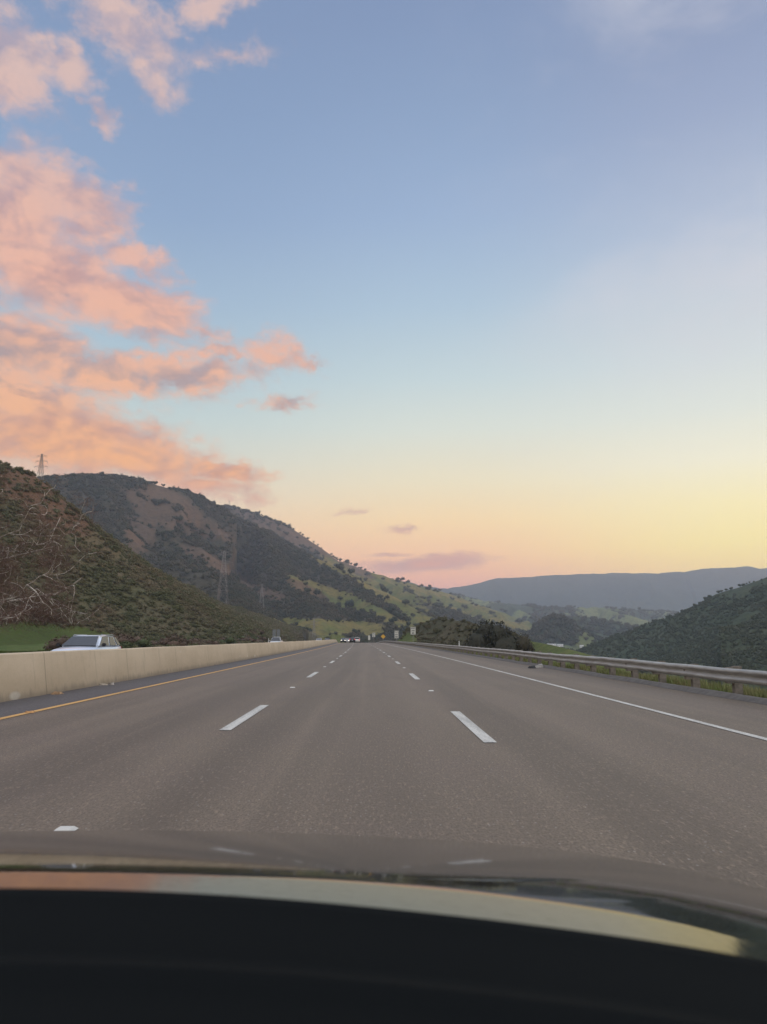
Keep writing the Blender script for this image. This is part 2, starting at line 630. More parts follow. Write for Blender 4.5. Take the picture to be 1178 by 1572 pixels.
grass = np.zeros(len(X))
soil = np.zeros(len(X))
for q in [(500, 912, 70, 12, 22), (560, 930, 60, 9, 25), (560, 880, 80, 14, 20), (600, 910, 60, 16, 30), (690, 920, 90, 18, 22), (770, 945, 80, 14, 25), (650, 958, 70, 14, 10), (500, 960, 90, 10, 5),
          (545, 965, 50, 12, 0), (480, 975, 60, 8, 0), (620, 893, 60, 8, 15)]:
    grass = np.maximum(grass, ell(*q) * (ID == 2))
grass = np.maximum(grass, (ID == 1) * .36 * sstep(fbm(X, Y, 30, 4, 44), .48, .62))
grass = np.maximum(grass, (ID == 3) * sstep(fbm(X, Y, 260, 4, 9), .40, .56))
grass = np.maximum(grass, (ID == 4) * .35)
grass = np.maximum(grass, (ID == 5) * .30 * sstep(fbm(X, Y, 130, 4, 12), .45, .6))
grass = np.maximum(grass, (ID == 0) * 1.0)
lw = (ID <= 1) * (RRR.ravel() < 210) * (pd > 5) * (T < -20)
grass = np.where((ID == 0) & (T < -25) & (ppx > 175), 0.25, grass)
grass = np.maximum(grass, lw * sstep(ppy - (945 + .165 * ppx + 5 * (fbm(X, Y, 9, 3, 14) - .5)), -2, 2) * sstep(-ppx, -185, -165))
grass = np.maximum(grass, (ID == 6) * sstep(ppx, 798, 826) * 1.0)
grass = np.maximum(grass, (ID == 6) * sstep(-ppx, -655, -625) * sstep(ppy, 966, 978))
grass = np.maximum(grass, (T > 9) * (T < 60) * (ID == 0) * 1.0)
for q in [(250, 778, 75, 34, 25), (300, 800, 70, 16, 30), (215, 820, 30, 30, 0), (320, 860, 60, 12, 30), (510, 850, 80, 10, 30), (440, 820, 60, 12, 32), (470, 905, 40, 8, 25), (400, 905, 40, 10, 20),
          (395, 795, 50, 14, 25)]:
    soil = np.maximum(soil, ell(*q) * (ID == 2))
soil = np.maximum(soil, (ID == 1) * ell(60, 760, 100, 30, 38) * .9)
soil = np.maximum(soil, (ID <= 1) * .7 * sstep(fbm(X, Y, 6, 4, 13), .55, .66) * sstep(-T, 27, 31) * sstep(T, -44, -36) * (Y > 84))
grass = grass * (1 - (ID == 3) * (ell(848, 966, 52, 26, 0) * .95))
rad = RRR.ravel()
MEAD = ell(500, 912, 70, 12, 22)

# faces
ii, jj = np.meshgrid(np.arange(NTT - 1), np.arange(NR - 1), indexing='ij')
a = (ii * NR + jj).ravel()
F = np.stack([a, a + NR, a + NR + 1, a + 1], 1)
F = F[:, ::-1]
cover = np.zeros((len(X), 4), np.float32)
cover[:, 0] = grass
cover[:, 1] = soil
cover[:, 2] = np.clip(ID / 10., 0, 1)
cover[:, 3] = 1


def hill_mat(name, scrub1, scrub2, grass1, grass2, soilc, s1, s2, bd=1.0, bs=.6):
    def f(gg, b):
        at = gg.node('ShaderNodeAttribute', attribute_name='cover')
        cr, cg, cb = gg.sep(at.outputs['Vector'])
        p = pos(gg)
        n1_ = gg.noise(p, s1, 6, .65, .3)
        n2_ = gg.noise(p, s2, 5, .7)
        sc = gg.mix(gg.sm(n1_, .35, .65), scrub1, scrub2)
        sc = gg.mix(gg.m('MULTIPLY', gg.sm(n2_, .5, .7), .6), sc, tuple(q * .55 for q in scrub1))
        gr = gg.mix(gg.sm(n1_, .38, .62), grass1, grass2)
        gr = gg.mix(gg.m('MULTIPLY', gg.sm(n2_, .52, .72), .35), gr, scrub2)
        cc = gg.mix(gg.sm(gg.m('ADD', cr, gg.m('MULTIPLY_ADD', n2_, .5, -.25)), .35, .65), sc, gr)
        n3_ = gg.noise(p, s1 * 4, 5, .7)
        k3 = gg.m('ADD', gg.m('MULTIPLY_ADD', n2_, .7, -.35), gg.m('MULTIPLY_ADD', n3_, 1.3, -.65))
        cc = gg.mix(gg.m('MULTIPLY', gg.sm(gg.m('ADD', cg, k3), .30, .95), .9), cc, soilc)
        cc = gg.mix(gg.m('MULTIPLY', gg.sm(gg.m('MULTIPLY', n2_, n3_), .22, .36), .45), cc, tuple(q * .5 for q in scrub1))
        gg.put(b.inputs['Base Color'], cc)
        bump(gg, b, gg.m('ADD', n2_, n1_), bs, bd)
    return mat(name, scrub1, .95, 0, f, Specular_IOR_Level=.1)


M_ground = hill_mat('verge grass', (.07, .075, .035), (.10, .09, .05), (.080, .115, .030), (.115, .14, .045), (.24, .17, .12), .25, 3.0, .08, .8)
M_near = hill_mat('scrub hillside', (.115, .110, .055), (.155, .125, .072), (.078, .104, .028), (.112, .128, .038), (.17, .10, .065), .06, .9, .9, .9)
M_mount = hill_mat('mountain slope', (.066, .062, .040), (.10, .082, .052), (.130, .142, .040), (.22, .175, .055), (.145, .096, .060), .014, .16, 4, .9)
M_valley = hill_mat('valley hills', (.05, .065, .04), (.08, .09, .05), (.115, .145, .060), (.185, .19, .075), (.2, .15, .1), .007, .06, 5)
M_far = hill_mat('far range', (.046, .056, .044), (.062, .070, .05), (.065, .080, .05), (.08, .095, .055), (.15, .1, .08), .004, .03, 10)
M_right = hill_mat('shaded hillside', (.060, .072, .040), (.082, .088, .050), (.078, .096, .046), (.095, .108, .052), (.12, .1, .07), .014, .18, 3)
M_knoll = hill_mat('roadside knoll', (.075, .072, .042), (.10, .085, .052), (.10, .125, .04), (.135, .145, .05), (.2, .14, .1), .15, 1.2, .3)
names = ['ground', 'hillside', 'mountain', 'valley_hills', 'far_mountains', 'hillside', 'roadside_slope']
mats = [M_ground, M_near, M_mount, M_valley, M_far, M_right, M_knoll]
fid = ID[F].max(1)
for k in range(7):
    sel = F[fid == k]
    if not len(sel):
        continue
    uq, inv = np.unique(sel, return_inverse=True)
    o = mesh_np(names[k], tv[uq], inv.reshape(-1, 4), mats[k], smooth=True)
    ca = o.data.color_attributes.new('cover', 'FLOAT_COLOR', 'POINT')
    ca.data.foreach_set('color', cover[uq].ravel())
    tag(o, kind='structure')
# little patch of ground under the car (inside the first ring)
o = mesh_np('ground', [(-6, -6, -.12), (6, -6, -.12), (6, 6, -.12), (-6, 6, -.12)], [(0, 1, 2, 3)], M_ground)
tag(o, kind='structure')

# ------------------------------------------------------------------ road surfaces


def strip(name, t0, t1, y0, y1, dz, m, step=2.0, kind='structure', z0=0.0, thick=0, slope=0.0):
    ys = np.arange(y0, y1 + 1e-3, step) if y1 - y0 > step else np.array([y0, y1])
    v = []
    for y in ys:
        for t in (t0, t1):
            v.append((rx(y) + t, y, rz(y) + z0 + dz))
    f = [(2 * i, 2 * i + 1, 2 * i + 3, 2 * i + 2) for i in range(len(ys) - 1)]
    o = mesh_np(name, v, f, m)
    tag(o, kind=kind)
    return o


def asphalt(name, c1, c2, tint):
    def f(gg, b):
        p = pos(gg)
        xyz = gg.sep(p)
        big = gg.noise(gg.scale(p, (.9, .05, 1)), 1.0, 4, .6)
        big2 = gg.noise(gg.scale(p, (.35, .35, 1)), 1.0, 4, .6)
        ag = gg.noise(gg.scale(p, (1, .40, 1)), 60, 3, .8)
        ag2 = gg.noise(gg.scale(p, (1, .22, 1)), 34, 4, .8)
        vor = gg.node('ShaderNodeTexVoronoi')
        gg.put(vor.inputs['Vector'], gg.scale(p, (1, .6, 1)))
        vor.inputs['Scale'].default_value = 26
        st = gg.m('LESS_THAN', vor.outputs['Distance'], .20)
        stn = gg.m('MULTIPLY', st, gg.m('GREATER_THAN', gg.sep(vor.outputs['Color'])[0], .86))
        cc = gg.mix(gg.sm(big, .35, .65), c1, c2)
        cc = gg.mix(gg.m('MULTIPLY', gg.sm(big2, .4, .65), .6), cc, tint)
        pt_ = gg.noise(gg.scale(p, (.8, .22, 1)), 1.0, 5, .65)
        cc = gg.mix(gg.m('MULTIPLY', gg.sm(pt_, .5, .66), .32), cc, tuple(q * .62 for q in c1))
        # worn wheel paths
        wp = gg.m('SINE', gg.m('MULTIPLY_ADD', xyz[0], 2 * math.pi / 1.83, .9))
        cc = gg.mix(gg.m('MULTIPLY', gg.sm(wp, -.4, 1), .26), cc, tuple(q * .62 for q in c1))
        lb = gg.noise(gg.comb(gg.m('MULTIPLY', xyz[0], .75), gg.m('MULTIPLY', xyz[1], .012), 0.0), 1.0, 4, .55)
        cc = gg.mix(gg.m('MULTIPLY', gg.sm(lb, .44, .64), .55), cc, tuple(q * .58 for q in c1))
        lb2 = gg.noise(gg.comb(gg.m('MULTIPLY', xyz[0], 3.0), gg.m('MULTIPLY', xyz[1], .05), 4.0), 1.0, 4, .6)
        cc = gg.mix(gg.m('MULTIPLY', gg.sm(lb2, .52, .70), .28), cc, tuple(q * 1.3 for q in c2))
        cc = gg.mix(gg.m('MULTIPLY', gg.sm(ag, .44, .60), .8), cc, tuple(q * .5 for q in c1))
        cc = gg.mix(gg.m('MULTIPLY', gg.sm(ag2, .53, .66), .65), cc, tuple(q * 1.8 for q in c1))
        cc = gg.mix(gg.m('MULTIPLY', stn, .45), cc, (.42, .38, .34))
        gg.put(b.inputs['Base Color'], cc)
        bump(gg, b, gg.m('ADD', ag, ag2), .8, .010)
    return mat(name, c1, .62, 0, f, Specular_IOR_Level=.42)


M_road = asphalt('road asphalt', (.172, .128, .088), (.208, .156, .106), (.184, .134, .100))
M_shoulder = asphalt('shoulder asphalt', (.10, .088, .082), (.125, .108, .10), (.11, .095, .098))
strip('road', BX - .3, RE, -78, 560, 0, M_road)
strip('road_shoulder', BX - .2, -6.22, -78, 560, .004, M_shoulder)
strip('road', -26.5, BX - .95, -78, 560, OPZ, M_shoulder)


def paint(name, col, wear=.5):
    def f(gg, b):
        p = pos(gg)
        n = gg.noise(p, 30, 5, .8)
        n2_ = gg.noise(gg.scale(p, (6, .6, 1)), 1, 4, .6)
        k = gg.sm(gg.m('ADD', n, gg.m('MULTIPLY_ADD', n2_, .5, -.25)), wear, wear + .14)
        gg.put(b.inputs['Base Color'], gg.mix(gg.m('MULTIPLY', k, .8), col, tuple(q * .5 for q in col)))
        bump(gg, b, n, .3, .003)
    return mat(name, col, .6, 0, f)


M_white = paint('white road paint', (.62, .59, .52), .44)
M_yellow = paint('yellow road paint', (.66, .36, .10))
strip('edge_line', 5.14, 5.27, -78, 420, .008, M_white)
strip('edge_line', -6.21, -6.06, -78, 420, .008, M_yellow)
CY = 14.85
for t, yc in ((-2.12, 13.25), (1.52, 11.9)):
    vv, ff = [], []
    k = -4
    while yc + CY * k < 262:
        y0 = yc + CY * k - 2.05
        for y in (y0, y0 + 4.1):
            for q in (-.085, .085):
                vv.append((rx(y) + t + q, y, rz(y) + .008))
        n = len(vv)
        ff.append((n - 4, n - 3, n - 1, n - 2))
        k += 1
    tag(mesh_np('lane_line', vv, ff, M_white), kind='structure')
# opposite side lines
strip('edge_line', -9.6, -9.45, -78, 420, OPZ + .004, M_yellow)
strip('edge_line', -24.0, -23.86, -78, 420, OPZ + .004, M_white)

# raised studs
M_stud = mat('white stud', (.62, .60, .54), .5)
first = None
for t, yc, side in ((-2.12, 13.25, 'left'), (1.52, 11.9, 'right')):
    for k in range(-1, 6):
        y = yc + CY * (k + .5)
        if y < 4:
            continue
        if k == -1:
            if side == 'right':
                continue
            y = 5.5
        if first is None:
            b_ = MB()
            b_.add([(-.075, -.06, 0), (.075, -.06, 0), (.075, .06, 0), (-.075, .06, 0), (-.05, -.035, .02), (.05, -.035, .02), (.05, .035, .02), (-.05, .035, .02)],
                   [(0, 1, 2, 3), (4, 5, 6, 7), (0, 1, 5, 4), (1, 2, 6, 5), (2, 3, 7, 6), (3, 0, 4, 7)])
            o = first = b_.build('road_stud', M_stud)
        else:
            o = first.copy()
            S.collection.objects.link(o)
        o.location = (rx(y) + t, y, float(rz(y)) + .004)
        if k == -1:
            o.scale = (.95, 1.0, 1)
        lab = 'small white raised marker between dashes of the %s lane line' % side
        if k == -1:
            lab = 'small white raised marker closest to the black bonnet, left lane line'
        tag(o, lab, 'road stud', 'raised markers along the lane lines')

# ------------------------------------------------------------------ concrete barrier


def concrete(gg, b):
    p = pos(gg)
    x, y, z = gg.sep(p)
    n = gg.noise(gg.scale(p, (1, .25, .5)), 1.2, 6, .65)
    n2_ = gg.noise(gg.scale(p, (1, 2.5, .4)), 2.0, 5, .6)
    fine = gg.noise(p, 25, 5, .7)
    cc = gg.mix(gg.sm(n, .35, .65), (.52, .405, .265), (.60, .475, .32))
    cc = gg.mix(gg.m('MULTIPLY', gg.sm(n2_, .55, .75), .35), cc, (.30, .24, .165))
    # dirt splashed at the foot
    ft = gg.m('MULTIPLY', gg.sm(gg.m('ADD', z, gg.m('MULTIPLY_ADD', n2_, .4, -.2)), .22, .0), .55)
    cc = gg.mix(ft, cc, (.20, .165, .13))
    # casting joints
    j = gg.m('LESS_THAN', gg.m('PINGPONG', y, 3.05), .02)
    cc = gg.mix(gg.m('MULTIPLY', j, .6), cc, (.2, .16, .11))
    # pale chips and scrapes
    vo = gg.node('ShaderNodeTexVoronoi')
    gg.put(vo.inputs['Vector'], gg.scale(p, (1, .33, .9)))
    vo.inputs['Scale'].default_value = 1.1
    chip = gg.sm(vo.outputs['Distance'], .12, .05)
    cc = gg.mix(gg.m('MULTIPLY', chip, .6), cc, (.72, .66, .54))
    cc = gg.mix(gg.m('MULTIPLY', gg.sm(fine, .5, .7), .18), cc, (.25, .2, .14))
    gg.put(b.inputs['Base Color'], cc)
    bump(gg, b, fine, .3, .01)


M_conc = mat('weathered concrete', (.43, .34, .23), .9, 0, concrete)
prof = [(BX, -.02), (BX, .05), (BX - .14, .965), (BX - .17, .985), (BX - .62, .985), (BX - .65, .965), (BX - .80, OPZ - .05)]
ys = np.arange(-78, 420, 2.0)
v = []
for y in ys:
    for t, z in prof:
        v.append((rx(y) + t, y, rz(y) + z + .006 * math.sin(y * .7)))
n = len(prof)
f = [(i * n + k, i * n + k + 1, (i + 1) * n + k + 1, (i + 1) * n + k) for i in range(len(ys) - 1) for k in range(n - 1)]
o = mesh_np('concrete_barrier', v, f, M_conc)
tag(o, 'long tan concrete median barrier left of the yellow line', 'barrier')

# ------------------------------------------------------------------ guardrail
def galv(gg, b):
    p = pos(gg)
    n = gg.noise(gg.scale(p, (1, .5, 4)), 3, 5, .65)
    gg.put(b.inputs['Base Color'], gg.mix(gg.sm(n, .35, .65), (.36, .34, .31), (.50, .48, .44)))
    gg.put(b.inputs['Roughness'], gg.sm(n, .3, .7, .45, .65))


M_galv = mat('galvanised steel', (.4, .4, .4), .5, .75, galv)
M_wood = mottled((.17, .145, .115), (.26, .22, .18), 9, .9, 0, .01)('weathered timber post')
GR = empty('guardrail', (rx(20) + 8.2, 20, 0), 'long galvanised steel guardrail on timber posts along the right shoulder', 'guardrail')
gl = Vector(GR.location)


def wbeam(y0, y1, step):
    pr = [(0, .155), (-.028, .15), (-.075, .118), (-.08, .085), (-.075, .06), (0, .022), (0, -.022), (-.075, -.06), (-.08, -.085), (-.075, -.118), (-.028, -.15), (0, -.155)]
    pr2 = [(a_ + .006, b_) for a_, b_ in pr[::-1]]
    full = pr + pr2
    ys_ = np.arange(y0, y1, step)
    v_ = []
    for y in ys_:
        for a_, b_ in full:
            v_.append((rx(y) + 8.17 + a_ - gl.x, y - gl.y, rz(y) + .50 + b_ + .012 * math.sin(y * .31) + .006 * math.sin(y * 1.7)))
    n_ = len(full)
    f_ = [(i * n_ + k, i * n_ + (k + 1) % n_, (i + 1) * n_ + (k + 1) % n_, (i + 1) * n_ + k) for i in range(len(ys_) - 1) for k in range(n_)]
    return v_, f_


v_, f_ = wbeam(4.0, 420, 1.125)
mesh_np('rail', v_, f_, M_galv, parent=GR)
vp = []
post0 = block0 = None
ystart = 15.25
restb = MB()
for k in range(-4, 150):
    y = ystart + 2.25 * k
    x = float(rx(y)) + 8.44
    if k < 96:
        if post0 is None:
            q = MB()
            q.box((0, 0, .26), (.19, .145, .86))
            post0 = q.build('post', M_wood, GR, bevel=.008)
            q = MB()
            q.box((-.18, 0, .48), (.165, .14, .36))
            block0 = q.build('block', M_wood, post0, bevel=.006)
            po = post0
        else:
            po = post0.copy()
            S.collection.objects.link(po)
            po.parent = GR
            if k < 30:
                bo = block0.copy()
                S.collection.objects.link(bo)
                bo.parent = po
        po.location = (x - gl.x, y - gl.y, float(rz(y)) - .02 + .015 * math.sin(k * 2.1))
        po.rotation_euler = (.02 * math.sin(k * 1.3), .02 * math.sin(k * 2.7), .05 * math.sin(k * 3.3))
    else:
        restb.box((x - gl.x, y - gl.y, float(rz(y)) + .22), (.2, .15, .8))
o = restb.build('post', M_wood, GR)
tag(o, kind='stuff')
# asphalt dike under the rail
M_dike = mottled((.10, .09, .08), (.14, .125, .11), 6, .95, 0, .01)('asphalt kerb')
ys = np.arange(-78, 420, 2.0)
v = []
for y in ys:
    for t, z in ((RE - .22, 0.004), (RE - .08, .085), (RE + .06, .10), (RE + .2, .02), (RE + .22, -.12)):
        v.append((rx(y) + t + .03 * math.sin(y * .9), y, rz(y) + z + .01 * math.sin(y * 1.9) * (z > .05)))
f = [(i * 5 + k, i * 5 + k + 1, (i + 1) * 5 + k + 1, (i + 1) * 5 + k) for i in range(len(ys) - 1) for k in range(4)]
tag(mesh_np('kerb', v, f, M_dike), kind='structure')

# ------------------------------------------------------------------ vegetation primitives
def icosphere(sub):
    bm = bmesh.new()
    bmesh.ops.create_icosphere(bm, subdivisions=sub, radius=1)
    v_ = np.array([q.co[:] for q in bm.verts])
    f_ = np.array([[q.index for q in p.verts] for p in bm.faces])
    bm.free()
    return v_, f_


def bush_proto(sub, leaves, leaf, seed, flat=.8, core=.78, lobes=4):
    r_ = np.random.default_rng(seed)
    vs, fs = [], []
    base = 0
    cent = [(0, 0, .45, .7)]
    for k in range(lobes):
        a_ = r_.random() * 6.28
        d = .35 + .35 * r_.random()
        cent.append((math.cos(a_) * d, math.sin(a_) * d, .35 + .55 * r_.random(), .35 + .25 * r_.random()))
    sv, sf = icosphere(sub)
    for (cx, cy, cz, cr) in cent:
        q = sv * cr * core * (1 + .35 * (r_.random((len(sv), 1)) - .5))
        q[:, 2] *= flat
        vs.append(q + np.array([cx, cy, cz * flat]))
        fs.append(sf + base)
        base += len(sv)
    n_ = leaves
    ci = r_.integers(0, len(cent), n_)
    cc = np.array(cent)[ci]
    d = r_.normal(size=(n_, 3))
    d /= np.linalg.norm(d, axis=1)[:, None]
    c_ = cc[:, :3] + d * (cc[:, 3:4] * (core + (1.12 - core) * r_.random((n_, 1)) ** .6))
    c_[:, 2] *= flat
    a_ = r_.normal(size=(n_, 3))
    a_ /= np.linalg.norm(a_, axis=1)[:, None]
    b_ = np.cross(a_, d + .6 * r_.normal(size=(n_, 3)))
    b_ /= np.linalg.norm(b_, axis=1)[:, None] + 1e-6
    s_ = leaf * (.6 + .8 * r_.random((n_, 1)))
    lv = np.stack([c_ - a_ * s_, c_ + a_ * s_ * .6 + b_ * s_ * .8, c_ + a_ * s_ * .5 - b_ * s_ * .7], 1).reshape(-1, 3)
    vs.append(lv)
    fs.append(np.arange(n_ * 3).reshape(-1, 3) + base)
    return np.concatenate(vs), np.concatenate(fs)


def scatter_mesh(name, pts, scales, protos, m, sink=.15, zs=None):
    V, Fc = [], []
    base = 0
    which = rng.integers(0, len(protos), len(pts))
    ang = rng.random(len(pts)) * 6.283
    if zs is None:
        zs = .75 + .5 * rng.random(len(pts))
    for k, (pv_, pf_) in enumerate(protos):
        sel = np.where(which == k)[0]
        if not len(sel):
            continue
        ca_, sa_ = np.cos(ang[sel])[:, None], np.sin(ang[sel])[:, None]
        s_ = scales[sel][:, None]
        x_ = (pv_[None, :, 0] * ca_ - pv_[None, :, 1] * sa_) * s_ + pts[sel, 0:1]
        y_ = (pv_[None, :, 0] * sa_ + pv_[None, :, 1] * ca_) * s_ + pts[sel, 1:2]
        z_ = (pv_[None, :, 2] - sink) * s_ * zs[sel][:, None] + pts[sel, 2:3]
        V.append(np.stack([x_, y_, z_], 2).reshape(-1, 3))
        Fc.append((pf_[None] + (np.arange(len(sel)) * len(pv_))[:, None, None]).reshape(-1, 3) + base)
        base += len(sel) * len(pv_)
    o_ = mesh_np(name, np.concatenate(V), np.concatenate(Fc), m)
    return tag(o_, kind='stuff')


def leaf_mat(name, c1, c2, c3, s1, s2):
    def f(gg, b):
        p = pos(gg)
        n1_ = gg.noise(p, s1, 3, .6)
        n2_ = gg.noise(p, s2, 3, .7)
        cc = gg.mix(gg.sm(n1_, .36, .64), c1, c2)
        cc = gg.mix(gg.m('MULTIPLY', gg.sm(n2_, .45, .7), .7), cc, c3)
        gg.put(b.inputs['Base Color'], cc)
    return mat(name, c1, .9, 0, f, Specular_IOR_Level=.15)


def pick(mask, n, jitter=1.0):
    """random terrain points inside mask, weighted by the area each grid vertex stands for, biased to what shows"""
    idx = np.where(mask)[0]
    wgt = rad[idx] ** 1.15
    wgt = wgt / wgt.sum()
    n = min(n, len(idx))
    if n == 0:
        return np.zeros((0, 3)), idx
    s_ = rng.choice(idx, n, replace=False, p=wgt)
    p = tv[s_].copy()
    dr_ = rad[s_] * .0134
    p[:, 0] += (rng.random(n) - .5) * dr_ * jitter
    p[:, 1] += (rng.random(n) - .5) * dr_ * jitter
    zz_, _, _ = terrain(p[:, 0], p[:, 1])
    p[:, 2] = zz_
    return p, s_


inframe = (ppx > -160) & (ppx < 1340) & (pd > 10)
P_near = [bush_proto(1, 250, .12, s_, core=.6) for s_ in range(6)]
P_far = [bush_proto(1, 100, .17, 20 + s_, flat=.95, lobes=3, core=.66) for s_ in range(6)]
M_scrub = leaf_mat('chaparral leaves', (.128, .130, .062), (.185, .150, .088), (.100, .112, .054), .12, .9)
M_wood_f = leaf_mat('oak woodland leaves', (.064, .070, .040), (.105, .090, .055), (.052, .060, .035), .03, .2)
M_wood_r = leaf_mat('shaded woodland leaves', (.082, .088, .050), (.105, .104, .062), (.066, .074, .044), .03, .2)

# scrub on the near hillside
msk = vis & inframe & (ID <= 1) & ((grass < .4) | ((ID == 1) & (grass < .7) & (fbm(X, Y, 9, 2, 45) > .56))) & (T < -31) & (rad > 62)
pn, si = pick(msk, 15000)
dens_ = fbm(pn[:, 0], pn[:, 1], 40, 3, 21)
keep = ((dens_ > .40) | (rng.random(len(si)) < .55)) & ((soil[si] < .5) | (rng.random(len(si)) < .6))
pn = pn[keep]
sc = (.5 + .85 * rng.random(len(pn)) ** 2) * np.clip(np.hypot(pn[:, 0], pn[:, 1]) / 220, .6, 1.7)
scatter_mesh('hillside_scrub', pn, sc, P_near, M_scrub)
# woodland on the big mountain and its spurs
wood = fbm(X, Y, 220, 4, 31)
msk = vis & inframe & (ID == 2) & (grass < .5) & ((soil < .4) | (fbm(X, Y, 30, 3, 36) > .60)) & ((wood > .40) | (fbm(X, Y, 50, 3, 35) > .42) | (rng.random(len(X)) < .35))
pn, si = pick(msk, 14500)
sc = (2.4 + 3.6 * rng.random(len(pn)) ** 1.5) * np.clip(np.hypot(pn[:, 0], pn[:, 1]) / 1300, .55, 1.2)
scatter_mesh('mountain_woodland', pn, sc, P_far, M_wood_f)
msk = vis & inframe & (ID == 3) & ((fbm(X, Y, 150, 5, 33) > .54) | (ell(848, 966, 52, 26, 0) > .5))
pn, si = pick(msk, 2600)
sc = 3.5 + 6 * rng.random(len(pn)) ** 2
scatter_mesh('valley_woodland', pn, sc, P_far, M_wood_f)
msk = vis & inframe & (ID == 5) & (fbm(X, Y, 70, 5, 34) > .44)
pn, si = pick(msk, 6500)
sc = (.8 + 1.7 * rng.random(len(pn)) ** 1.5)
scatter_mesh('shaded_woodland', pn, sc, P_far, M_wood_r)
# brush on the roadside knoll
msk = (ID == 6) & (grass < .5) & (T > 11)
pn, si = pick(msk, 1500)
sc = .35 + .6 * rng.random(len(pn)) ** 2
scatter_mesh('knoll_brush', pn, sc, P_near, leaf_mat('dry brush', (.115, .108, .06), (.15, .125, .078), (.085, .092, .05), .3, 2))

# individual trees
def tree_mesh(name, seed, m, hh=1.0, leaves=260, leaf=.1):
    pv_, pf_ = bush_proto(1, leaves, leaf, seed, flat=.9, lobes=6)
    pv_ = pv_ + np.array([0, 0, .35])
    b_ = MB()
    b_.tube([(0, 0, -.3), (.03, 0, .3), (.0, .04, .75)], [.085, .06, .04], 6)
    tvv = np.array(b_.v)
    tf = []
    for q in b_.f:
        for k in range(1, len(q) - 1):
            tf.append((q[0], q[k], q[k + 1]))
    vv_ = np.concatenate([pv_, tvv])
    ff_ = np.concatenate([pf_, np.array(tf) + len(pv_)])
    return mesh_np(name, vv_, ff_, m)


def place_trees(mask, n, smin, smax, name, label, cat, group, m, seed):
    pn_, si_ = pick(mask, n)
    if len(pn_) < 4:
        print('NO TREES', label)
        return
    protos = [tree_mesh(name, seed + k, m) for k in range(4)]
    sc_ = smin + (smax - smin) * rng.random(len(pn_))
    for k in range(len(pn_)):
        if k < 4:
            o_ = protos[k]
        else:
            o_ = protos[k % 4].copy()
            S.collection.objects.link(o_)
        o_.location = pn_[k]
        o_.rotation_euler = (0, 0, rng.random() * 6.28)
        o_.scale = (sc_[k],) * 3
        tag(o_, label, cat, group)


M_oak = leaf_mat('oak leaves', (.040, .050, .028), (.065, .062, .036), (.03, .036, .022), .05, .5)
place_trees(vis & inframe & (ID == 2) & (grass > .5) & (ppx > 440) & (ppx < 800), 120, 3.2, 7.5, 'oak_tree',
            'dark rounded oak dotted over the green grassy slopes of the middle hills', 'tree', 'oaks on the green slopes', M_oak, 60)
crest = (tanv >= cmx - 1e-6).ravel()
# skyline trees
sky_top = np.zeros(NTT * NR, bool)
am = np.argmax(tanv, 1)
sky_top[np.arange(NTT) * NR + am] = True
place_trees(sky_top & inframe & (ID == 2) & (ppx > 60) & (ppx < 560), 90, 2.2, 4.6, 'oak_tree',
            'tiny dark tree on the skyline of the big left mountain', 'tree', 'trees along the mountain skyline', M_oak, 70)
t5 = np.where((ID == 5).reshape(NTT, NR), tanv, -9)
top5 = np.zeros(NTT * NR, bool)
top5[np.arange(NTT) * NR + np.argmax(t5, 1)] = True
place_trees(top5 & inframe & (ID == 5) & (ppx < 1200), 45, 1.2, 2.6, 'oak_tree',
            'dark tree on the crest of the shaded right hill', 'tree', 'trees along the right hill crest', M_wood_r, 80)

# the dark round bushes behind the guardrail
def grow_shrub(px, Yd, wpx, hpx, label, seed, m):
    p0 = P(px, 980, Yd)
    zt, _, _ = terrain(np.array([p0[0]]), np.array([p0[1]]))
    z0 = float(zt[0])
    t = empty('shrub', (p0[0], p0[1], z0), label, 'shrub', 'round shrubs behind the guardrail')
    ww = wpx / FPX * Yd / 2
    hh = hpx
    pv_, pf_ = bush_proto(2, 2600, .05, seed, flat=1.0, core=.80, lobes=9)
    pv_ = pv_ * np.array([ww, ww, hh / 1.35])
    mesh_np('crown', pv_, pf_, m, parent=t)
    b_ = MB()
    for k in range(5):
        a_ = k * 1.3
        b_.tube([(0.1 * math.cos(a_), .1 * math.sin(a_), -.6), (.4 * math.cos(a_), .4 * math.sin(a_), .6), (ww * .5 * math.cos(a_), ww * .5 * math.sin(a_), hh * .7)], [.09, .06, .03], 6)
    b_.build('trunk', M_wood, t)


M_dkb = leaf_mat('dark shrub leaves', (.045, .047, .034), (.06, .056, .040), (.034, .036, .026), .5, 3)
grow_shrub(760, 108, 74, 6.4, 'large dark rounded shrub behind the rail, right of the white marker post', 91, M_dkb)
grow_shrub(725, 128, 40, 4.4, 'lower dark shrub directly beside the white marker post', 92, M_dkb)
grow_shrub(800, 118, 40, 3.6, 'small brownish shrub on the grass slope, rightmost of the shrubs', 93, leaf_mat('brown shrub leaves', (.07, .062, .04), (.09, .075, .05), (.045, .045, .03), .5, 3))

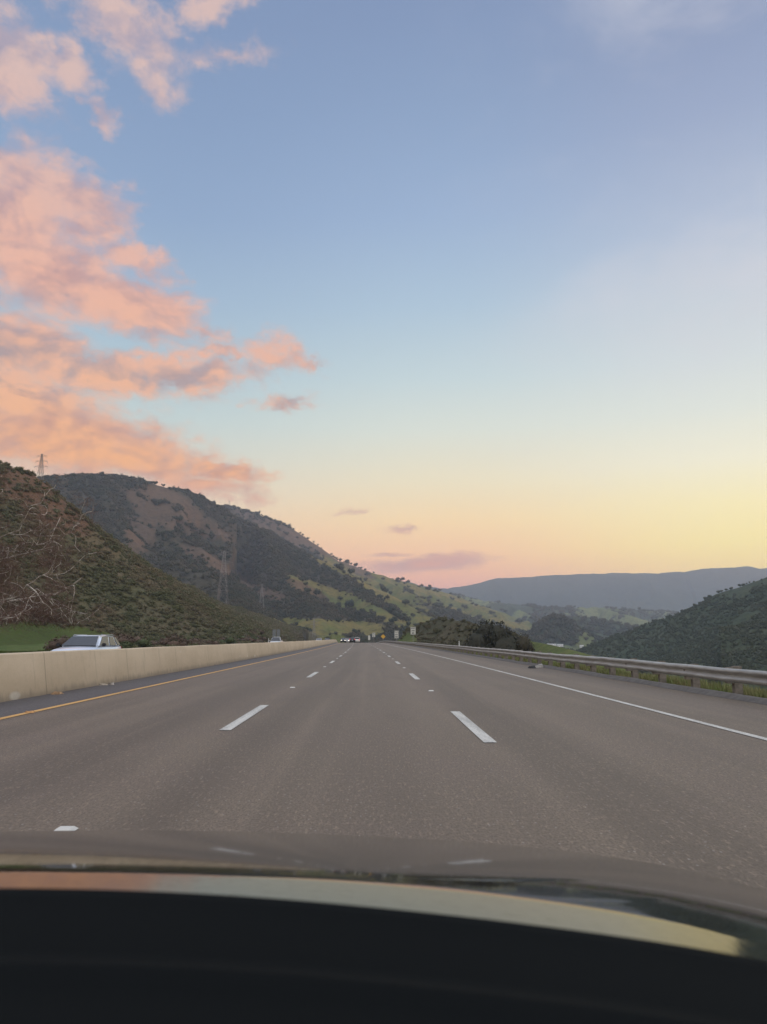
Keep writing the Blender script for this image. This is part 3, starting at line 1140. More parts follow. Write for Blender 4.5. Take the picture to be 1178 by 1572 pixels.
# verge grass tufts behind the guardrail and beyond the far carriageway
def grass_tufts(name, n, tf, yf, hmin, hmax, m):
    y = yf(rng.random(n))
    t = tf(rng.random(n), y)
    x = rx(y) + t
    z, _, _ = terrain(x, y)
    h_ = (hmin + (hmax - hmin) * rng.random(n)) * (.5 + fbm(x, y, 1.3, 3, 41))
    a_ = rng.random(n) * 6.28
    wd = .012 + .018 * rng.random(n)
    wd = wd * np.clip(y / 18, 1, 6)
    ca_, sa_ = np.cos(a_), np.sin(a_)
    lean = (rng.random((n, 2)) - .5) * h_[:, None] * .9
    v1 = np.stack([x - ca_ * wd, y - sa_ * wd, z - .03], 1)
    v2 = np.stack([x + ca_ * wd, y + sa_ * wd, z - .03], 1)
    v3 = np.stack([x + lean[:, 0], y + lean[:, 1], z + h_], 1)
    vv_ = np.stack([v1, v2, v3], 1).reshape(-1, 3)
    return tag(mesh_np(name, vv_, np.arange(3 * n).reshape(-1, 3), m), kind='stuff')


M_blade = leaf_mat('grass blades', (.15, .19, .06), (.24, .23, .10), (.30, .25, .14), .6, 4)
M_blade2 = leaf_mat('green grass blades', (.07, .115, .022), (.10, .135, .032), (.14, .15, .055), .25, 1.5)
grass_tufts('grass', 70000, lambda u, y: 8.55 + 2.6 * u ** 1.2 * (1 + y / 60), lambda u: 10 + 75 * u ** 1.3, .08, .30, M_blade)
grass_tufts('grass', 60000, lambda u, y: -28 - 18 * u, lambda u: 50 + 45 * u, .05, .16, M_blade2)

yq = 52 + 45 * rng.random(1300)
tq = -28.5 - 7 * rng.random(1300) ** 1.5
pq = np.stack([rx(yq) + tq, yq, np.zeros(1300)], 1)
pq[:, 2] = terrain(pq[:, 0], pq[:, 1])[0]
scatter_mesh('weeds', pq, .18 + .3 * rng.random(1300), P_near, leaf_mat('verge weeds', (.075, .11, .03), (.12, .125, .045), (.05, .075, .025), .5, 3))

# ------------------------------------------------------------------ bare sycamore at the left edge
def sycamore():
    base = np.array([-44.5, 76.0, 0.0])
    z_, _, _ = terrain(base[:1], base[1:2])
    base[2] = z_[0]
    t = empty('sycamore_tree', tuple(base), 'large leafless sycamore with crooked pale branches at the left edge', 'tree')
    rb = random.Random(5)
    wood_ = MB()
    twig = MB()

    tips = []

    def grow(p, d, L, r, depth):
        n_ = 9 if depth < 3 else 6
        pts = [p.copy()]
        rs = [r]
        dd = d.copy()
        d0_ = d.copy()
        kink = Vector((0, 0, 0))
        for i in range(n_):
            if rb.random() < .6:
                kink = Vector((rb.uniform(-1, 1), rb.uniform(-1, 1), rb.uniform(-1, 1)))
            dd = (dd * .55 + d0_ * .45 + kink * (.62 if depth < 4 else .8)).normalized()
            if p.z < 3.4:
                dd.z = abs(dd.z) + .15
            p = p + dd.normalized() * L / n_
            pts.append(p.copy())
            rs.append(r * (1 - .82 * (i + 1) / n_))
            if depth < 5 and i >= 1 and rb.random() < (.75 if depth < 3 else .7):
                side = dd.cross(Vector((rb.uniform(-1, 1), rb.uniform(-1, 1), rb.uniform(-.6, 1)))).normalized()
                nd = (dd * .6 + side * .85 + Vector((0, 0, -.1))).normalized()
                grow(p, nd, L * rb.uniform(.32, .55), rs[-1] * .62, depth + 1)
            if depth >= 2:
                tips.append(p.copy())
        if depth <= 3:
            wood_.tube(pts, [max(q, .03) for q in rs], 6 if depth < 2 else 5, cap=False)
        else:
            twig.tube(pts, [max(q, .015) for q in rs], 3, cap=False)

    V3 = Vector
    wood_.tube([V3((0, 0, -1)), V3((.2, 0, 2)), V3((.1, .2, 4.5)), V3((-.3, .3, 8)), V3((-.2, 0, 11))], [.65, .5, .42, .34, .24], 10)
    grow(V3((.1, .2, 4.9)), V3((.96, .1, .03)).normalized(), 15.5, .32, 1)
    grow(V3((0, .2, 5.9)), V3((.95, -.1, .0)).normalized(), 13.5, .24, 1)
    grow(V3((-.3, .3, 7.8)), V3((.92, .2, .08)).normalized(), 12, .2, 1)
    grow(V3((-.3, .3, 9.2)), V3((.88, -.2, .25)).normalized(), 11, .18, 1)
    grow(V3((.1, .1, 5.3)), V3((.97, -.2, -.02)).normalized(), 15, .22, 1)
    grow(V3((0, .2, 6.6)), V3((.95, .25, .05)).normalized(), 13, .2, 1)
    grow(V3((-.2, 0, 10.5)), V3((.55, -.2, .7)).normalized(), 9, .17, 1)
    grow(V3((-.2, 0, 10.8)), V3((.1, .2, .95)).normalized(), 8, .16, 1)
    grow(V3((0, .2, 6)), V3((-.8, .1, .5)).normalized(), 9, .2, 2)
    grow(V3((.1, .2, 4)), V3((.55, .7, .3)).normalized(), 10, .2, 2)

    def bark(gg, b):
        p = pos(gg)
        n_ = gg.noise(p, 1.6, 5, .6)
        gg.put(b.inputs['Base Color'], gg.mix(gg.sm(n_, .44, .56), (.62, .55, .46), (.30, .235, .18)))
    wood_.build('trunk', mat('pale mottled bark', (.5, .45, .38), .85, 0, bark), t, smooth=True)
    # the haze of fine twigs round the branch ends
    tp = np.array([q[:] for q in tips])
    nt_ = 46000
    c0 = tp[rng.integers(0, len(tp), nt_)] + rng.normal(size=(nt_, 3)) * np.array([.45, .45, .38])
    dv_ = rng.normal(size=(nt_, 3))
    dv_ /= np.linalg.norm(dv_, axis=1)[:, None]
    ln_ = .25 + .5 * rng.random((nt_, 1))
    sd_ = np.cross(dv_, rng.normal(size=(nt_, 3)))
    sd_ /= np.linalg.norm(sd_, axis=1)[:, None]
    tri = np.stack([c0 - sd_ * .014, c0 + sd_ * .014, c0 + dv_ * ln_], 1).reshape(-1, 3)
    tb = np.array([q[:] for q in twig.v])
    tf = np.array([(q[0], q[1], q[2]) for q in twig.f] + [(q[0], q[2], q[3]) for q in twig.f if len(q) > 3])
    mesh_np('twigs', np.concatenate([tb, tri]), np.concatenate([tf, np.arange(nt_ * 3).reshape(-1, 3) + len(tb)]), mat('brown twigs', (.17, .10, .07), .9), parent=t)


sycamore()

# roadside bushes along the hill foot, one by one
def foot_bushes():
    prot = []
    lab = ['brownish leafless bush in the row behind the concrete barrier', 'green leafy bush in the row behind the concrete barrier']
    ms = [leaf_mat('brown bush', (.12, .085, .06), (.15, .10, .075), (.08, .065, .04), .4, 3), leaf_mat('green bush', (.07, .085, .035), (.10, .11, .05), (.05, .06, .028), .4, 3)]
    for k in range(4):
        pv_, pf_ = bush_proto(1, 700, .07, 130 + k, flat=.9, lobes=6, core=.75)
        prot.append(mesh_np('bush', pv_, pf_, ms[k % 2]))
    for k in range(64):
        y = 88 + 190 * (k / 64) ** 1.3 + rng.random() * 3
        t = -30.5 - 7 * rng.random()
        x = float(rx(y)) + t
        z_, _, _ = terrain(np.array([x]), np.array([y]))
        if k < 4:
            o_ = prot[k]
        else:
            o_ = prot[k % 4].copy()
            S.collection.objects.link(o_)
        o_.location = (x, y, z_[0] - .15)
        s_ = .9 + 1.1 * rng.random()
        o_.scale = (s_ * 1.25, s_ * 1.25, s_)
        o_.rotation_euler = (0, 0, rng.random() * 6.28)
        tag(o_, lab[k % 2], 'bush', 'bushes along the foot of the hill')


foot_bushes()

# ------------------------------------------------------------------ vehicles
M_glass = mat('dark car glass', (.02, .022, .025), .08, 0, None, IOR=1.6)
M_tyre = mat('tyre rubber', (.02, .02, .02), .85)
M_rim = mat('alloy rim', (.45, .45, .46), .35, .9)
M_trim = mat('black trim', (.02, .02, .022), .5)
M_head = mat('headlamp glass', (.75, .78, .8), .12, .3)
M_plate = mat('number plate', (.7, .7, .68), .5)


def lamp_mat(name, col, s):
    m_ = mat(name, col, .3)
    b = m_.node_tree.nodes['Principled BSDF']
    b.inputs['Emission Color'].default_value = (*col, 1)
    b.inputs['Emission Strength'].default_value = s
    return m_


M_headlit = lamp_mat('lit headlamp', (1, .93, .8), 2.5)
M_tailoff = mat('unlit tail lamp', (.25, .02, .02), .2)
M_tail = lamp_mat('red tail lamp', (.75, .03, .02), 1.2)


def loft(b_, secs):
    """secs: list of rings of equal length"""
    n_ = len(secs[0])
    vs = [p for r_ in secs for p in r_]
    fs = [(i * n_ + k, i * n_ + (k + 1) % n_, (i + 1) * n_ + (k + 1) % n_, (i + 1) * n_ + k) for i in range(len(secs) - 1) for k in range(n_)]
    fs += [tuple(range(n_)), tuple((len(secs) - 1) * n_ + k for k in range(n_ - 1, -1, -1))]
    b_.add(vs, fs)


def make_car(loc, rzv, label, cat, group, col, style='suv', lights=False, name=None):
    """front of the car is -Y before rotation"""
    Lh, Wh, Hh = {'suv': (2.3, .93, 1.68), 'pickup': (2.7, .97, 1.85), 'sedan': (2.35, .91, 1.45)}[style]
    t = empty(name or {'suv': 'suv', 'pickup': 'pickup_truck', 'sedan': 'car'}[style], loc, label, cat, group, rzv)
    flake = mat('car paint', col, .28, .15, None, Coat_Weight=.6)
    belt = {'suv': 1.15, 'pickup': 1.12, 'sedan': .93}[style]
    hood_z = belt - .06
    b_ = MB()

    def ring(y, wv, z0, z1):
        return [(-wv, y, z0 + .10), (-wv * .93, y, z0), (wv * .93, y, z0), (wv, y, z0 + .10), (wv * 1.0, y, (z0 + z1) / 2 + .05), (wv * .955, y, z1 - .06), (wv * .80, y, z1),
                (0, y, z1 + .035), (-wv * .80, y, z1), (-wv * .955, y, z1 - .06), (-wv * 1.0, y, (z0 + z1) / 2 + .05)]
    ws = -Lh + (1.25 if style != 'sedan' else 1.2)
    if style == 'pickup':
        ytail = Lh
        zt = belt
    else:
        ytail = Lh
        zt = belt + .02
    loft(b_, [ring(-Lh, Wh * .80, .36, hood_z - .28), ring(-Lh + .07, Wh * .90, .27, hood_z - .14), ring(-Lh + .35, Wh * .98, .25, hood_z - .05), ring(ws - .15, Wh, .26, hood_z + .03),
              ring(ws + .4, Wh, .26, belt), ring(Lh - .9, Wh, .27, belt), ring(Lh - .15, Wh * .97, .30, zt), ring(Lh, Wh * .90, .38, zt - .08)])
    body = b_.build('body', flake, t, smooth=False, bevel=0)
    for p_ in body.data.polygons:
        p_.use_smooth = True
    # cabin
    ce = {'suv': Lh - .12, 'pickup': .75, 'sedan': Lh - .75}[style]
    ctop = {'suv': Lh - .55, 'pickup': .55, 'sedan': Lh - 1.35}[style]
    y0b, y0t = ws - .02, ws + .80
    wb, wt = Wh * .93, Wh * .74
    c_ = MB()
    zr_ = Hh

    def cring(yb, yt, f0):
        return None
    low = belt - .05
    pts = {
        'fl': (-wb, y0b, low), 'fr': (wb, y0b, low), 'rl': (-wb, ce, low), 'rr': (wb, ce, low),
        'tfl': (-wt, y0t, zr_ - .05), 'tfr': (wt, y0t, zr_ - .05), 'trl': (-wt, ctop, zr_ - .06), 'trr': (wt, ctop, zr_ - .06)}
    c_.add([pts[k] for k in ('fl', 'fr', 'rr', 'rl', 'tfl', 'tfr', 'trr', 'trl')], [(0, 1, 5, 4), (1, 2, 6, 5), (2, 3, 7, 6), (3, 0, 4, 7), (4, 5, 6, 7), (0, 3, 2, 1)])
    c_.build('cabin', flake, t, bevel=.09, smooth=False)
    rf = MB()
    ymid = (y0t + ctop) / 2
    loft(rf, [[(-wt * .86, y0t + .05, zr_ - .06), (wt * .86, y0t + .05, zr_ - .06), (wt * .6, y0t + .08, zr_ - .03), (-wt * .6, y0t + .08, zr_ - .03)],
              [(-wt * .95, ymid, zr_ - .055), (wt * .95, ymid, zr_ - .055), (wt * .7, ymid, zr_), (-wt * .7, ymid, zr_)],
              [(-wt * .9, ctop - .06, zr_ - .07), (wt * .9, ctop - .06, zr_ - .07), (wt * .6, ctop - .08, zr_ - .03), (-wt * .6, ctop - .08, zr_ - .03)]])
    rf.build('roof', flake, t, bevel=.01)

    def pane(name_, A, B, C, D_, ins=.07, outw=.012):
        A, B, C, D_ = [Vector(q) for q in (A, B, C, D_)]
        cen = (A + B + C + D_) / 4
        nn = (B - A).cross(D_ - A).normalized()
        if nn.dot(cen - Vector((0, (y0b + ce) / 2, 1.2))) < 0:
            nn = -nn
        qs = []
        for q in (A, B, C, D_):
            d = (cen - q)
            qs.append(q + d.normalized() * ins + nn * outw)
        mm = MB()
        back_ = [q - nn * .02 for q in qs]
        mm.add(qs + back_, [(0, 1, 2, 3), (7, 6, 5, 4), (0, 1, 5, 4), (1, 2, 6, 5), (2, 3, 7, 6), (3, 0, 4, 7)])
        return mm.build(name_, M_glass, t)
    lerp = lambda a_, b2, k: Vector(a_).lerp(Vector(b2), k)
    up = Vector((0, 0, .07))
    pane('windshield', Vector(pts['fl']) + up, Vector(pts['fr']) + up, pts['tfr'], pts['tfl'], .10)
    pane('rear_window', Vector(pts['rl']) + up, Vector(pts['rr']) + up, pts['trr'], pts['trl'], .12)
    cuts = [(0.06, .47), (.50, .80)] + ([(.83, .97)] if style == 'suv' else [])
    if style == 'pickup':
        cuts = [(.06, .5), (.54, .95)]
    for s_ in ('l', 'r'):
        for (k0, k1) in cuts:
            A = lerp(pts['f' + s_], pts['r' + s_], k0) + up
            B = lerp(pts['f' + s_], pts['r' + s_], k1) + up
            C = lerp(pts['tf' + s_], pts['tr' + s_], k1)
            Dd = lerp(pts['tf' + s_], pts['tr' + s_], k0)
            pane('side_window', A, B, C, Dd, .055)
    for s_ in (-1, 1):
        mm = MB()
        mm.box((s_ * (Wh + .11), ws + .28, belt + .08), (.2, .12, .15))
        mm.build('wing_mirror', M_trim if style == 'suv' else flake, t, bevel=.035)
        if style == 'suv':
            mm = MB()
            mm.tube([(s_ * wt * .92, y0t + .15, zr_ - .05), (s_ * wt * .92, y0t + .25, zr_ + .005), (s_ * wt * .92, ctop - .2, zr_ + .005), (s_ * wt * .92, ctop - .1, zr_ - .05)], .018, 6)
            mm.build('roof_rail', M_rim, t)
        mm = MB()
        mm.box((s_ * Wh * .64, -Lh + .06, hood_z - .25), (.40, .16, .13))
        mm.build('headlight', M_headlit if lights else M_head, t, bevel=.03)
        mm = MB()
        mm.box((s_ * Wh * .80, Lh - .04, belt - .12), (.24, .12, .22))
        mm.build('tail_light', M_tail if rzv else M_tailoff, t, bevel=.03)
    mm = MB()
    mm.box((0, -Lh - .005, hood_z - .38), (1.0, .08, .2))
    mm.build('grille', M_trim, t, bevel=.02)
    mm = MB()
    mm.box((0, Lh + .0, .75), (.32, .03, .16))
    mm.build('number_plate', M_plate, t)
    if style == 'pickup':
        mm = MB()
        mm.box((0, (Lh + .8) / 2, belt + .005), (Wh * 1.6, Lh - 1.0, .02))
        mm.build('cargo_bed', M_trim, t)
    for s_ in (-1, 1):
        for yw in (-Lh + .85, Lh - .85):
            mm = MB()
            mm.tube([(s_ * (Wh - .24), yw, .34), (s_ * (Wh + .01), yw, .34)], .34, 20)
            wh = mm.build('wheel', M_tyre, t)
            mm = MB()
            mm.tube([(s_ * (Wh - .05), yw, .34), (s_ * (Wh + .018), yw, .34)], .21, 14)
            mm.build('rim', M_rim, wh)
    return t


def car_at(px, Yd, **kw):
    p = P(px, 980, Yd)
    return p[0], Yd


grp = 'oncoming vehicles behind the barrier'
x_, y_ = car_at(135, 35.6)
make_car((x_, y_, OPZ + .05), R(0), 'pale silver blue suv with roof rails passing behind the concrete barrier', 'suv', grp, (.70, .76, .84), 'suv')
x_, y_ = car_at(425, 137)
make_car((x_, y_, OPZ), 0, 'white pickup seen head on above the barrier below two grey sign backs', 'pickup truck', grp, (.62, .62, .60), 'pickup')
x_, y_ = car_at(490, 232)
make_car((x_, y_, OPZ + float(rz(232))), 0, 'distant white car just above the far barrier with lit headlights', 'car', grp, (.7, .7, .68), 'suv', True)
x_, y_ = car_at(502.5, 262)
make_car((x_, y_, OPZ + float(rz(262)) + .1), 0, 'distant dark car just above the end of the barrier', 'car', grp, (.05, .05, .055), 'suv')
grp = 'vehicles far ahead on the road'
for px, Yd, col, st, lit_, lab, rzv in (
        (527.5, 262, (.06, .06, .065), 'suv', True, 'far dark vehicle, leftmost of the traffic in our lanes', 0),
        (533.5, 270, (.7, .68, .64), 'suv', True, 'far white vehicle second from the left in our lanes', 0),
        (541.5, 240, (.03, .03, .035), 'suv', False, 'far black vehicle with red tail lights in our lanes', math.pi),
        (548.5, 258, (.72, .70, .66), 'pickup', False, 'far white truck, rightmost of the traffic ahead', math.pi)):
    x_, y_ = car_at(px, Yd)
    make_car((x_, y_, float(rz(Yd)) + .02), rzv, lab, 'vehicle', grp, col, st, lit_, name='vehicle')

# ------------------------------------------------------------------ signs
M_signw = mat('white sign face', (.66, .64, .56), .5)
M_signb = mat('sign lettering', (.02, .02, .02), .6)
M_signy = mat('yellow sign face', (.75, .42, .05), .5)
M_signback = mottled((.17, .18, .18), (.22, .23, .22), 3, .6, .3)('sign back')
M_post = mottled((.25, .24, .22), (.34, .32, .3), 4, .6, .5)('steel post')


def text_mesh(s, size, m, parent, loc, name='lettering'):
    cu = bpy.data.curves.new(name, 'FONT')
    cu.body = s
    cu.size = size
    cu.align_x = 'CENTER'
    cu.align_y = 'CENTER'
    cu.extrude = .003
    cu.offset = size * .02
    ob = bpy.data.objects.new(name, cu)
    S.collection.objects.link(ob)
    dg = bpy.context.evaluated_depsgraph_get()
    me = bpy.data.meshes.new_from_object(ob.evaluated_get(dg))
    bpy.data.objects.remove(ob)
    me.materials.clear()
    me.materials.append(m)
    o_ = bpy.data.objects.new(name, me)
    S.collection.objects.link(o_)
    o_.parent = parent
    o_.rotation_euler = (math.pi / 2, 0, 0)
    o_.location = loc
    return o_


def sign(px, py, Yd, ww, hh, label, face, rows=None, diamond=False, two=False, group='signs right of the road', name='road_sign'):
    p = P(px, py, Yd)
    zt, _, _ = terrain(np.array([p[0]]), np.array([Yd]))
    z0 = min(float(zt[0]), p[2] - 1.5)
    t = empty(name, (p[0], Yd, z0), label, 'road sign', group)
    zc = p[2] - z0
    b_ = MB()
    if diamond:
        b_.box((0, 0, zc), (ww, .02, hh), Matrix.Rotation(R(45), 3, 'Y'))
    else:
        b_.box((0, 0, zc), (ww, .02, hh))
    b_.build('sign_panel', face, t, bevel=.004)
    b_ = MB()
    for s_ in ((-ww * .3, ww * .3) if two else (0,)):
        b_.box((s_, .07, (zc + hh * .4) / 2), (.1, .1, zc + hh * .4))
    b_.build('post', M_post, t)
    if rows:
        for k, (s_, sz) in enumerate(rows):
            text_mesh(s_, sz, M_signb, t, (0, -.016, zc + hh * (.30 - .30 * k)))
        fr = MB()
        for q in (-1, 1):
            fr.box((0, -.012, zc + q * hh * .46), (ww * .92, .008, .03))
            fr.box((q * ww * .455, -.012, zc), (.03, .008, hh * .88))
        fr.build('border', M_signb, t)
    return t


sign(634.5, 968.3, 165, 1.15, 1.65, 'white rectangular regulatory sign, rightmost and nearest of the roadside signs', M_signw, [('SPEED', .34), ('LIMIT', .34), ('65', .55)])
sign(609, 974, 200, 1.10, 2.0, 'tall white regulatory sign, second from the right', M_signw, [('TRUCKS', .27), ('SPEED', .30), ('55', .60)])
sign(588.5, 977.2, 260, 1.15, 1.15, 'yellow orange diamond warning sign between the white signs', M_signy, None, True)
sign(574, 974.6, 300, 1.2, 1.7, 'small white sign, taller of the two farthest signs', M_signw, [('SPEED', .34), ('LIMIT', .34), ('65', .5)])
sign(567, 979, 310, .85, 1.8, 'tiny white sign, farthest left of the roadside signs', M_signw)
sign(421.2, 971.5, 175, .75, 1.6, 'left one of two grey sign backs above the white pickup', M_signback, group='sign backs on the far side')
sign(427.6, 971.5, 175, .75, 1.6, 'right one of two grey sign backs above the white pickup', M_signback, group='sign backs on the far side')

# small marker posts
def marker(px, py0, py1, Yd, label, col=(.7, .7, .66)):
    p = P(px, py0, Yd)
    q = P(px, py1, Yd)
    zt, _, _ = terrain(np.array([p[0]]), np.array([Yd]))
    b_ = MB()
    z0 = float(zt[0])
    b_.box((0, 0, (q[2] - z0) / 2), (.10, .03, q[2] - z0))
    b_.box((0, -.018, q[2] - z0 - .12), (.08, .008, .14))
    o_ = b_.build('marker_post', mat('marker plastic', col, .5), bevel=.004)
    o_.location = (p[0], Yd, z0)
    tag(o_, label, 'marker post')


marker(705.3, 993, 984, 74, 'white flexible marker post standing behind the guardrail by the dark shrub')
marker(412.3, 992, 980, 128, 'pale marker post left of the white pickup behind the barrier')

# ------------------------------------------------------------------ transmission towers
M_lat = mottled((.26, .245, .235), (.33, .31, .29), 2, .6, .4)('weathered lattice steel')


def pylon(px, pyb, pyt, Yd, label, arms=3, wbase=.17, rad_=.14):
    pb = P(px, pyb, Yd)
    pt = P(px, pyt, Yd)
    zt, _, _ = terrain(pb[:1], pb[1:2])
    z0 = min(float(zt[0]), pb[2])
    hh = pt[2] - z0
    t = empty('transmission_tower', (pb[0], Yd, z0), label, 'pylon', 'power pylons on the hills')
    b_ = MB()
    wv = hh * wbase / 2
    levels = [0, .22, .40, .55, .68, .78, .86, .93, 1.0]

    def wd(k):
        return wv * (1 - k) ** 1.0 * .9 + hh * .012
    for i in range(len(levels) - 1):
        a0, a1 = levels[i], levels[i + 1]
        w0_, w1_ = wd(a0), wd(a1)
        c0 = [(-w0_, -w0_), (w0_, -w0_), (w0_, w0_), (-w0_, w0_)]
        c1 = [(-w1_, -w1_), (w1_, -w1_), (w1_, w1_), (-w1_, w1_)]
        for k in range(4):
            q, r_ = c0[k], c1[k]
            q2, r2 = c0[(k + 1) % 4], c1[(k + 1) % 4]
            b_.tube([(q[0], q[1], a0 * hh), (r_[0], r_[1], a1 * hh)], rad_, 4, False)
            b_.tube([(q[0], q[1], a0 * hh), (r2[0], r2[1], a1 * hh)], rad_ * .6, 4, False)
            b_.tube([(q2[0], q2[1], a0 * hh), (r_[0], r_[1], a1 * hh)], rad_ * .6, 4, False)
            b_.tube([(r_[0], r_[1], a1 * hh), (r2[0], r2[1], a1 * hh)], rad_ * .6, 4, False)
    b_.build('lattice', M_lat, t)
    for k in range(arms):
        zz = hh * (.68 + .13 * k)
        L_ = hh * (.16 - .02 * k)
        a_ = MB()
        for s_ in (-1, 1):
            a_.tube([(0, 0, zz), (s_ * L_, 0, zz + hh * .012)], rad_ * .8, 4)
            a_.tube([(0, 0, zz + hh * .05), (s_ * L_, 0, zz + hh * .012)], rad_ * .7, 4)
            a_.tube([(s_ * L_, 0, zz), (s_ * L_, 0, zz - hh * .035)], rad_ * .9, 4)
        a_.build('crossarm', M_lat, t)


pylon(60, 760, 697, 262, 'tall lattice pylon on the near ridge at the far left', 3, .17, .06)
pylon(342, 922, 846, 700, 'largest lattice pylon standing before the wooded mountain, left of two', 3, .17, .09)
pylon(401.5, 938, 897, 800, 'mid sized lattice pylon before the wooded mountain, right of the largest', 3, .2, .09)
pylon(482, 984, 948, 700, 'small lattice pylon low above the end of the barrier', 3, .15, .10)
pylon(439, 962, 941, 900, 'smallest faint lattice pylon between two larger ones', 2, .15, .10)
# mast on the second crest
p = P(352, 778, 1850)
b_ = MB()
b_.tube([(0, 0, -6), (0, 0, 17)], .45, 6)
b_.box((0, 0, 13), (3.4, .5, .6))
b_.box((0, 0, 8), (2.2, .5, .5))
o = b_.build('radio_mast', M_lat)
o.location = tuple(p)
tag(o, 'thin radio mast with antennas on the rounded second crest', 'mast')

# ------------------------------------------------------------------ white sheds in the valley
M_shed = mat('white shed wall', (.82, .80, .74), .6)
M_shedroof = mat('pale shed roof', (.70, .69, .66), .6)
shed_spots = [(838.5, 989.3, 1250, 9, 1.6), (849, 989.6, 1250, 10, 1.4), (860, 990.1, 1255, 9, 1.4), (893, 991.5, 1300, 6, 1.6)]
shlab = ['long white shed in the valley, leftmost of the group', 'white shed in the valley, second from the left', 'white shed in the valley, third from the left', 'small white shed standing apart to the right of the group']
for (px, py, Yd, ww, hh), lb in zip(shed_spots, shlab):
    p = P(px, py, Yd)
    zt, _, _ = terrain(p[:1], p[1:2])
    z0 = min(float(zt[0]), p[2] - 1)
    zr_ = p[2] + hh * .4 - z0
    t = empty('shed', (p[0], Yd, z0), lb, 'shed', 'white sheds in the valley')
    b_ = MB()
    b_.box((0, 0, zr_ / 2), (ww, 6, zr_))
    b_.build('wall', M_shed, t)
    b_ = MB()
    b_.add([(-ww / 2 - .5, -3.4, zr_ + .003), (ww / 2 + .5, -3.4, zr_ + .003), (ww / 2 + .5, 3.4, zr_ + .003), (-ww / 2 - .5, 3.4, zr_ + .003), (-ww / 2 - .5, 0, zr_ + .8), (ww / 2 + .5, 0, zr_ + .8)],
           [(0, 1, 2, 3), (0, 1, 5, 4), (3, 2, 5, 4), (0, 4, 3), (1, 2, 5)])
    b_.build('roof', M_shedroof, t)
    b_ = MB()
    for k in (-.25, .25):
        b_.box((ww * k, -3.02, zr_ - hh * .5), (ww * .12, .1, hh * .4))
    b_.build('door', M_trim, t)

# ------------------------------------------------------------------ litter
def scrap(px, py, s, label, col, seed, tall=.5, Yd=None):
    r_ = random.Random(seed)
    v = ray(px, py)
    k = -CAMH / v[2]
    x, y = v[0] * k, v[1] * k
    b_ = MB()
    n_ = 7
    top, low = [], []
    for i in range(n_):
        a_ = 2 * math.pi * i / n_
        q = s * r_.uniform(.45, 1)
        low.append((math.cos(a_) * q, math.sin(a_) * q * 1.2, 0))
        top.append((math.cos(a_ + .2) * q * .7, math.sin(a_ + .2) * q * .8, s * tall * r_.uniform(.3, 1)))
    b_.add(low + top + [(0, 0, s * tall * .7)], [tuple(range(n_ - 1, -1, -1))] + [(i, (i + 1) % n_, n_ + (i + 1) % n_, n_ + i) for i in range(n_)] + [(n_ + i, n_ + (i + 1) % n_, 2 * n_) for i in range(n_)])
    o_ = b_.build('road_debris', mottled(col, tuple(q * .6 for q in col), 14, .8)('debris ' + str(seed)))
    o_.location = (x, y, .006)
    o_.rotation_euler = (0, 0, r_.random() * 6)
    tag(o_, label, 'debris')


scrap(88, 1066, .16, 'tan scrap of debris lying at the foot of the barrier at far left', (.42, .26, .13), 1)
scrap(155, 1052, .22, 'pale flattened scrap beside the barrier foot', (.45, .38, .28), 2, .25)
scrap(172, 1051, .13, 'small light scrap right beside the pale flattened one', (.5, .45, .38), 3, .6)
scrap(341, 1018.6, .22, 'dark piece of tyre rubber against the barrier foot', (.03, .03, .03), 4, .8)
scrap(326, 1021.5, .2, 'thin grey scrap just left of the dark tyre piece', (.28, .24, .19), 5, .3)
scrap(47, 1094.5, .12, 'orange scrap lying on the yellow edge line', (.6, .32, .12), 6, .3)
scrap(817, 1026, .24, 'dark debris lump below the guardrail', (.05, .05, .05), 7, .6)
scrap(829, 1025, .30, 'pale crumpled debris under the guardrail', (.40, .37, .32), 8, .6)

# ------------------------------------------------------------------ our own car: bonnet and dashboard
own = empty('own_car', (0, 1.2, 0), 'black car we ride in, glossy bonnet and dark dashboard across the bottom', 'car')
OC = np.array([0, 1.2, 0])
SIL = np.array([(-700, 1300), (-300, 1286), (0, 1279), (150, 1276), (300, 1276), (450, 1279), (600, 1285), (750, 1293), (900, 1308), (1000, 1322), (1080, 1339), (1178, 1363), (1300, 1400), (1500, 1480), (1700, 1580)], float)
DASH = np.array([(-700, 1370), (-300, 1364), (0, 1363), (150, 1365), (300, 1371), (450, 1381), (600, 1395), (750, 1411), (900, 1430), (1000, 1444), (1080, 1457), (1178, 1475), (1300, 1500), (1500, 1550), (1700, 1610)], float)


def smooth_interp(tab, x):
    # smooth curve through the table
    xs_ = np.linspace(tab[0, 0], tab[-1, 0], 400)
    ys_ = np.interp(xs_, tab[:, 0], tab[:, 1])
    kk = np.hanning(41)
    kk /= kk.sum()
    ys2 = np.convolve(np.pad(ys_, 20, mode='reflect', reflect_type='odd'), kk, 'valid')
    return np.interp(x, xs_, ys2)


cols = np.linspace(-600, 1650, 260)
NRW = 60
hv = []
cP, sP = math.cos(PITCH), math.sin(PITCH)
cY, sY = math.cos(YAW), math.sin(YAW)
BT = np.array([(-700, 1338), (0, 1337), (150, 1338), (300, 1342), (500, 1351), (700, 1367), (850, 1386), (1000, 1410), (1178, 1447), (1300, 1474), (1700, 1580)], float)
CR1 = np.array([(450, 1342), (600, 1347), (760, 1351), (900, 1350), (1040, 1338), (1100, 1330)], float)
CR2 = np.array([(780, 1372), (870, 1381), (960, 1383), (1050, 1377), (1130, 1363), (1200, 1350)], float)
TB = ([-600, 0, 600, 900, 1178, 1650], [.5, .8, 1.6, 2.8, 4.2, 4.6])


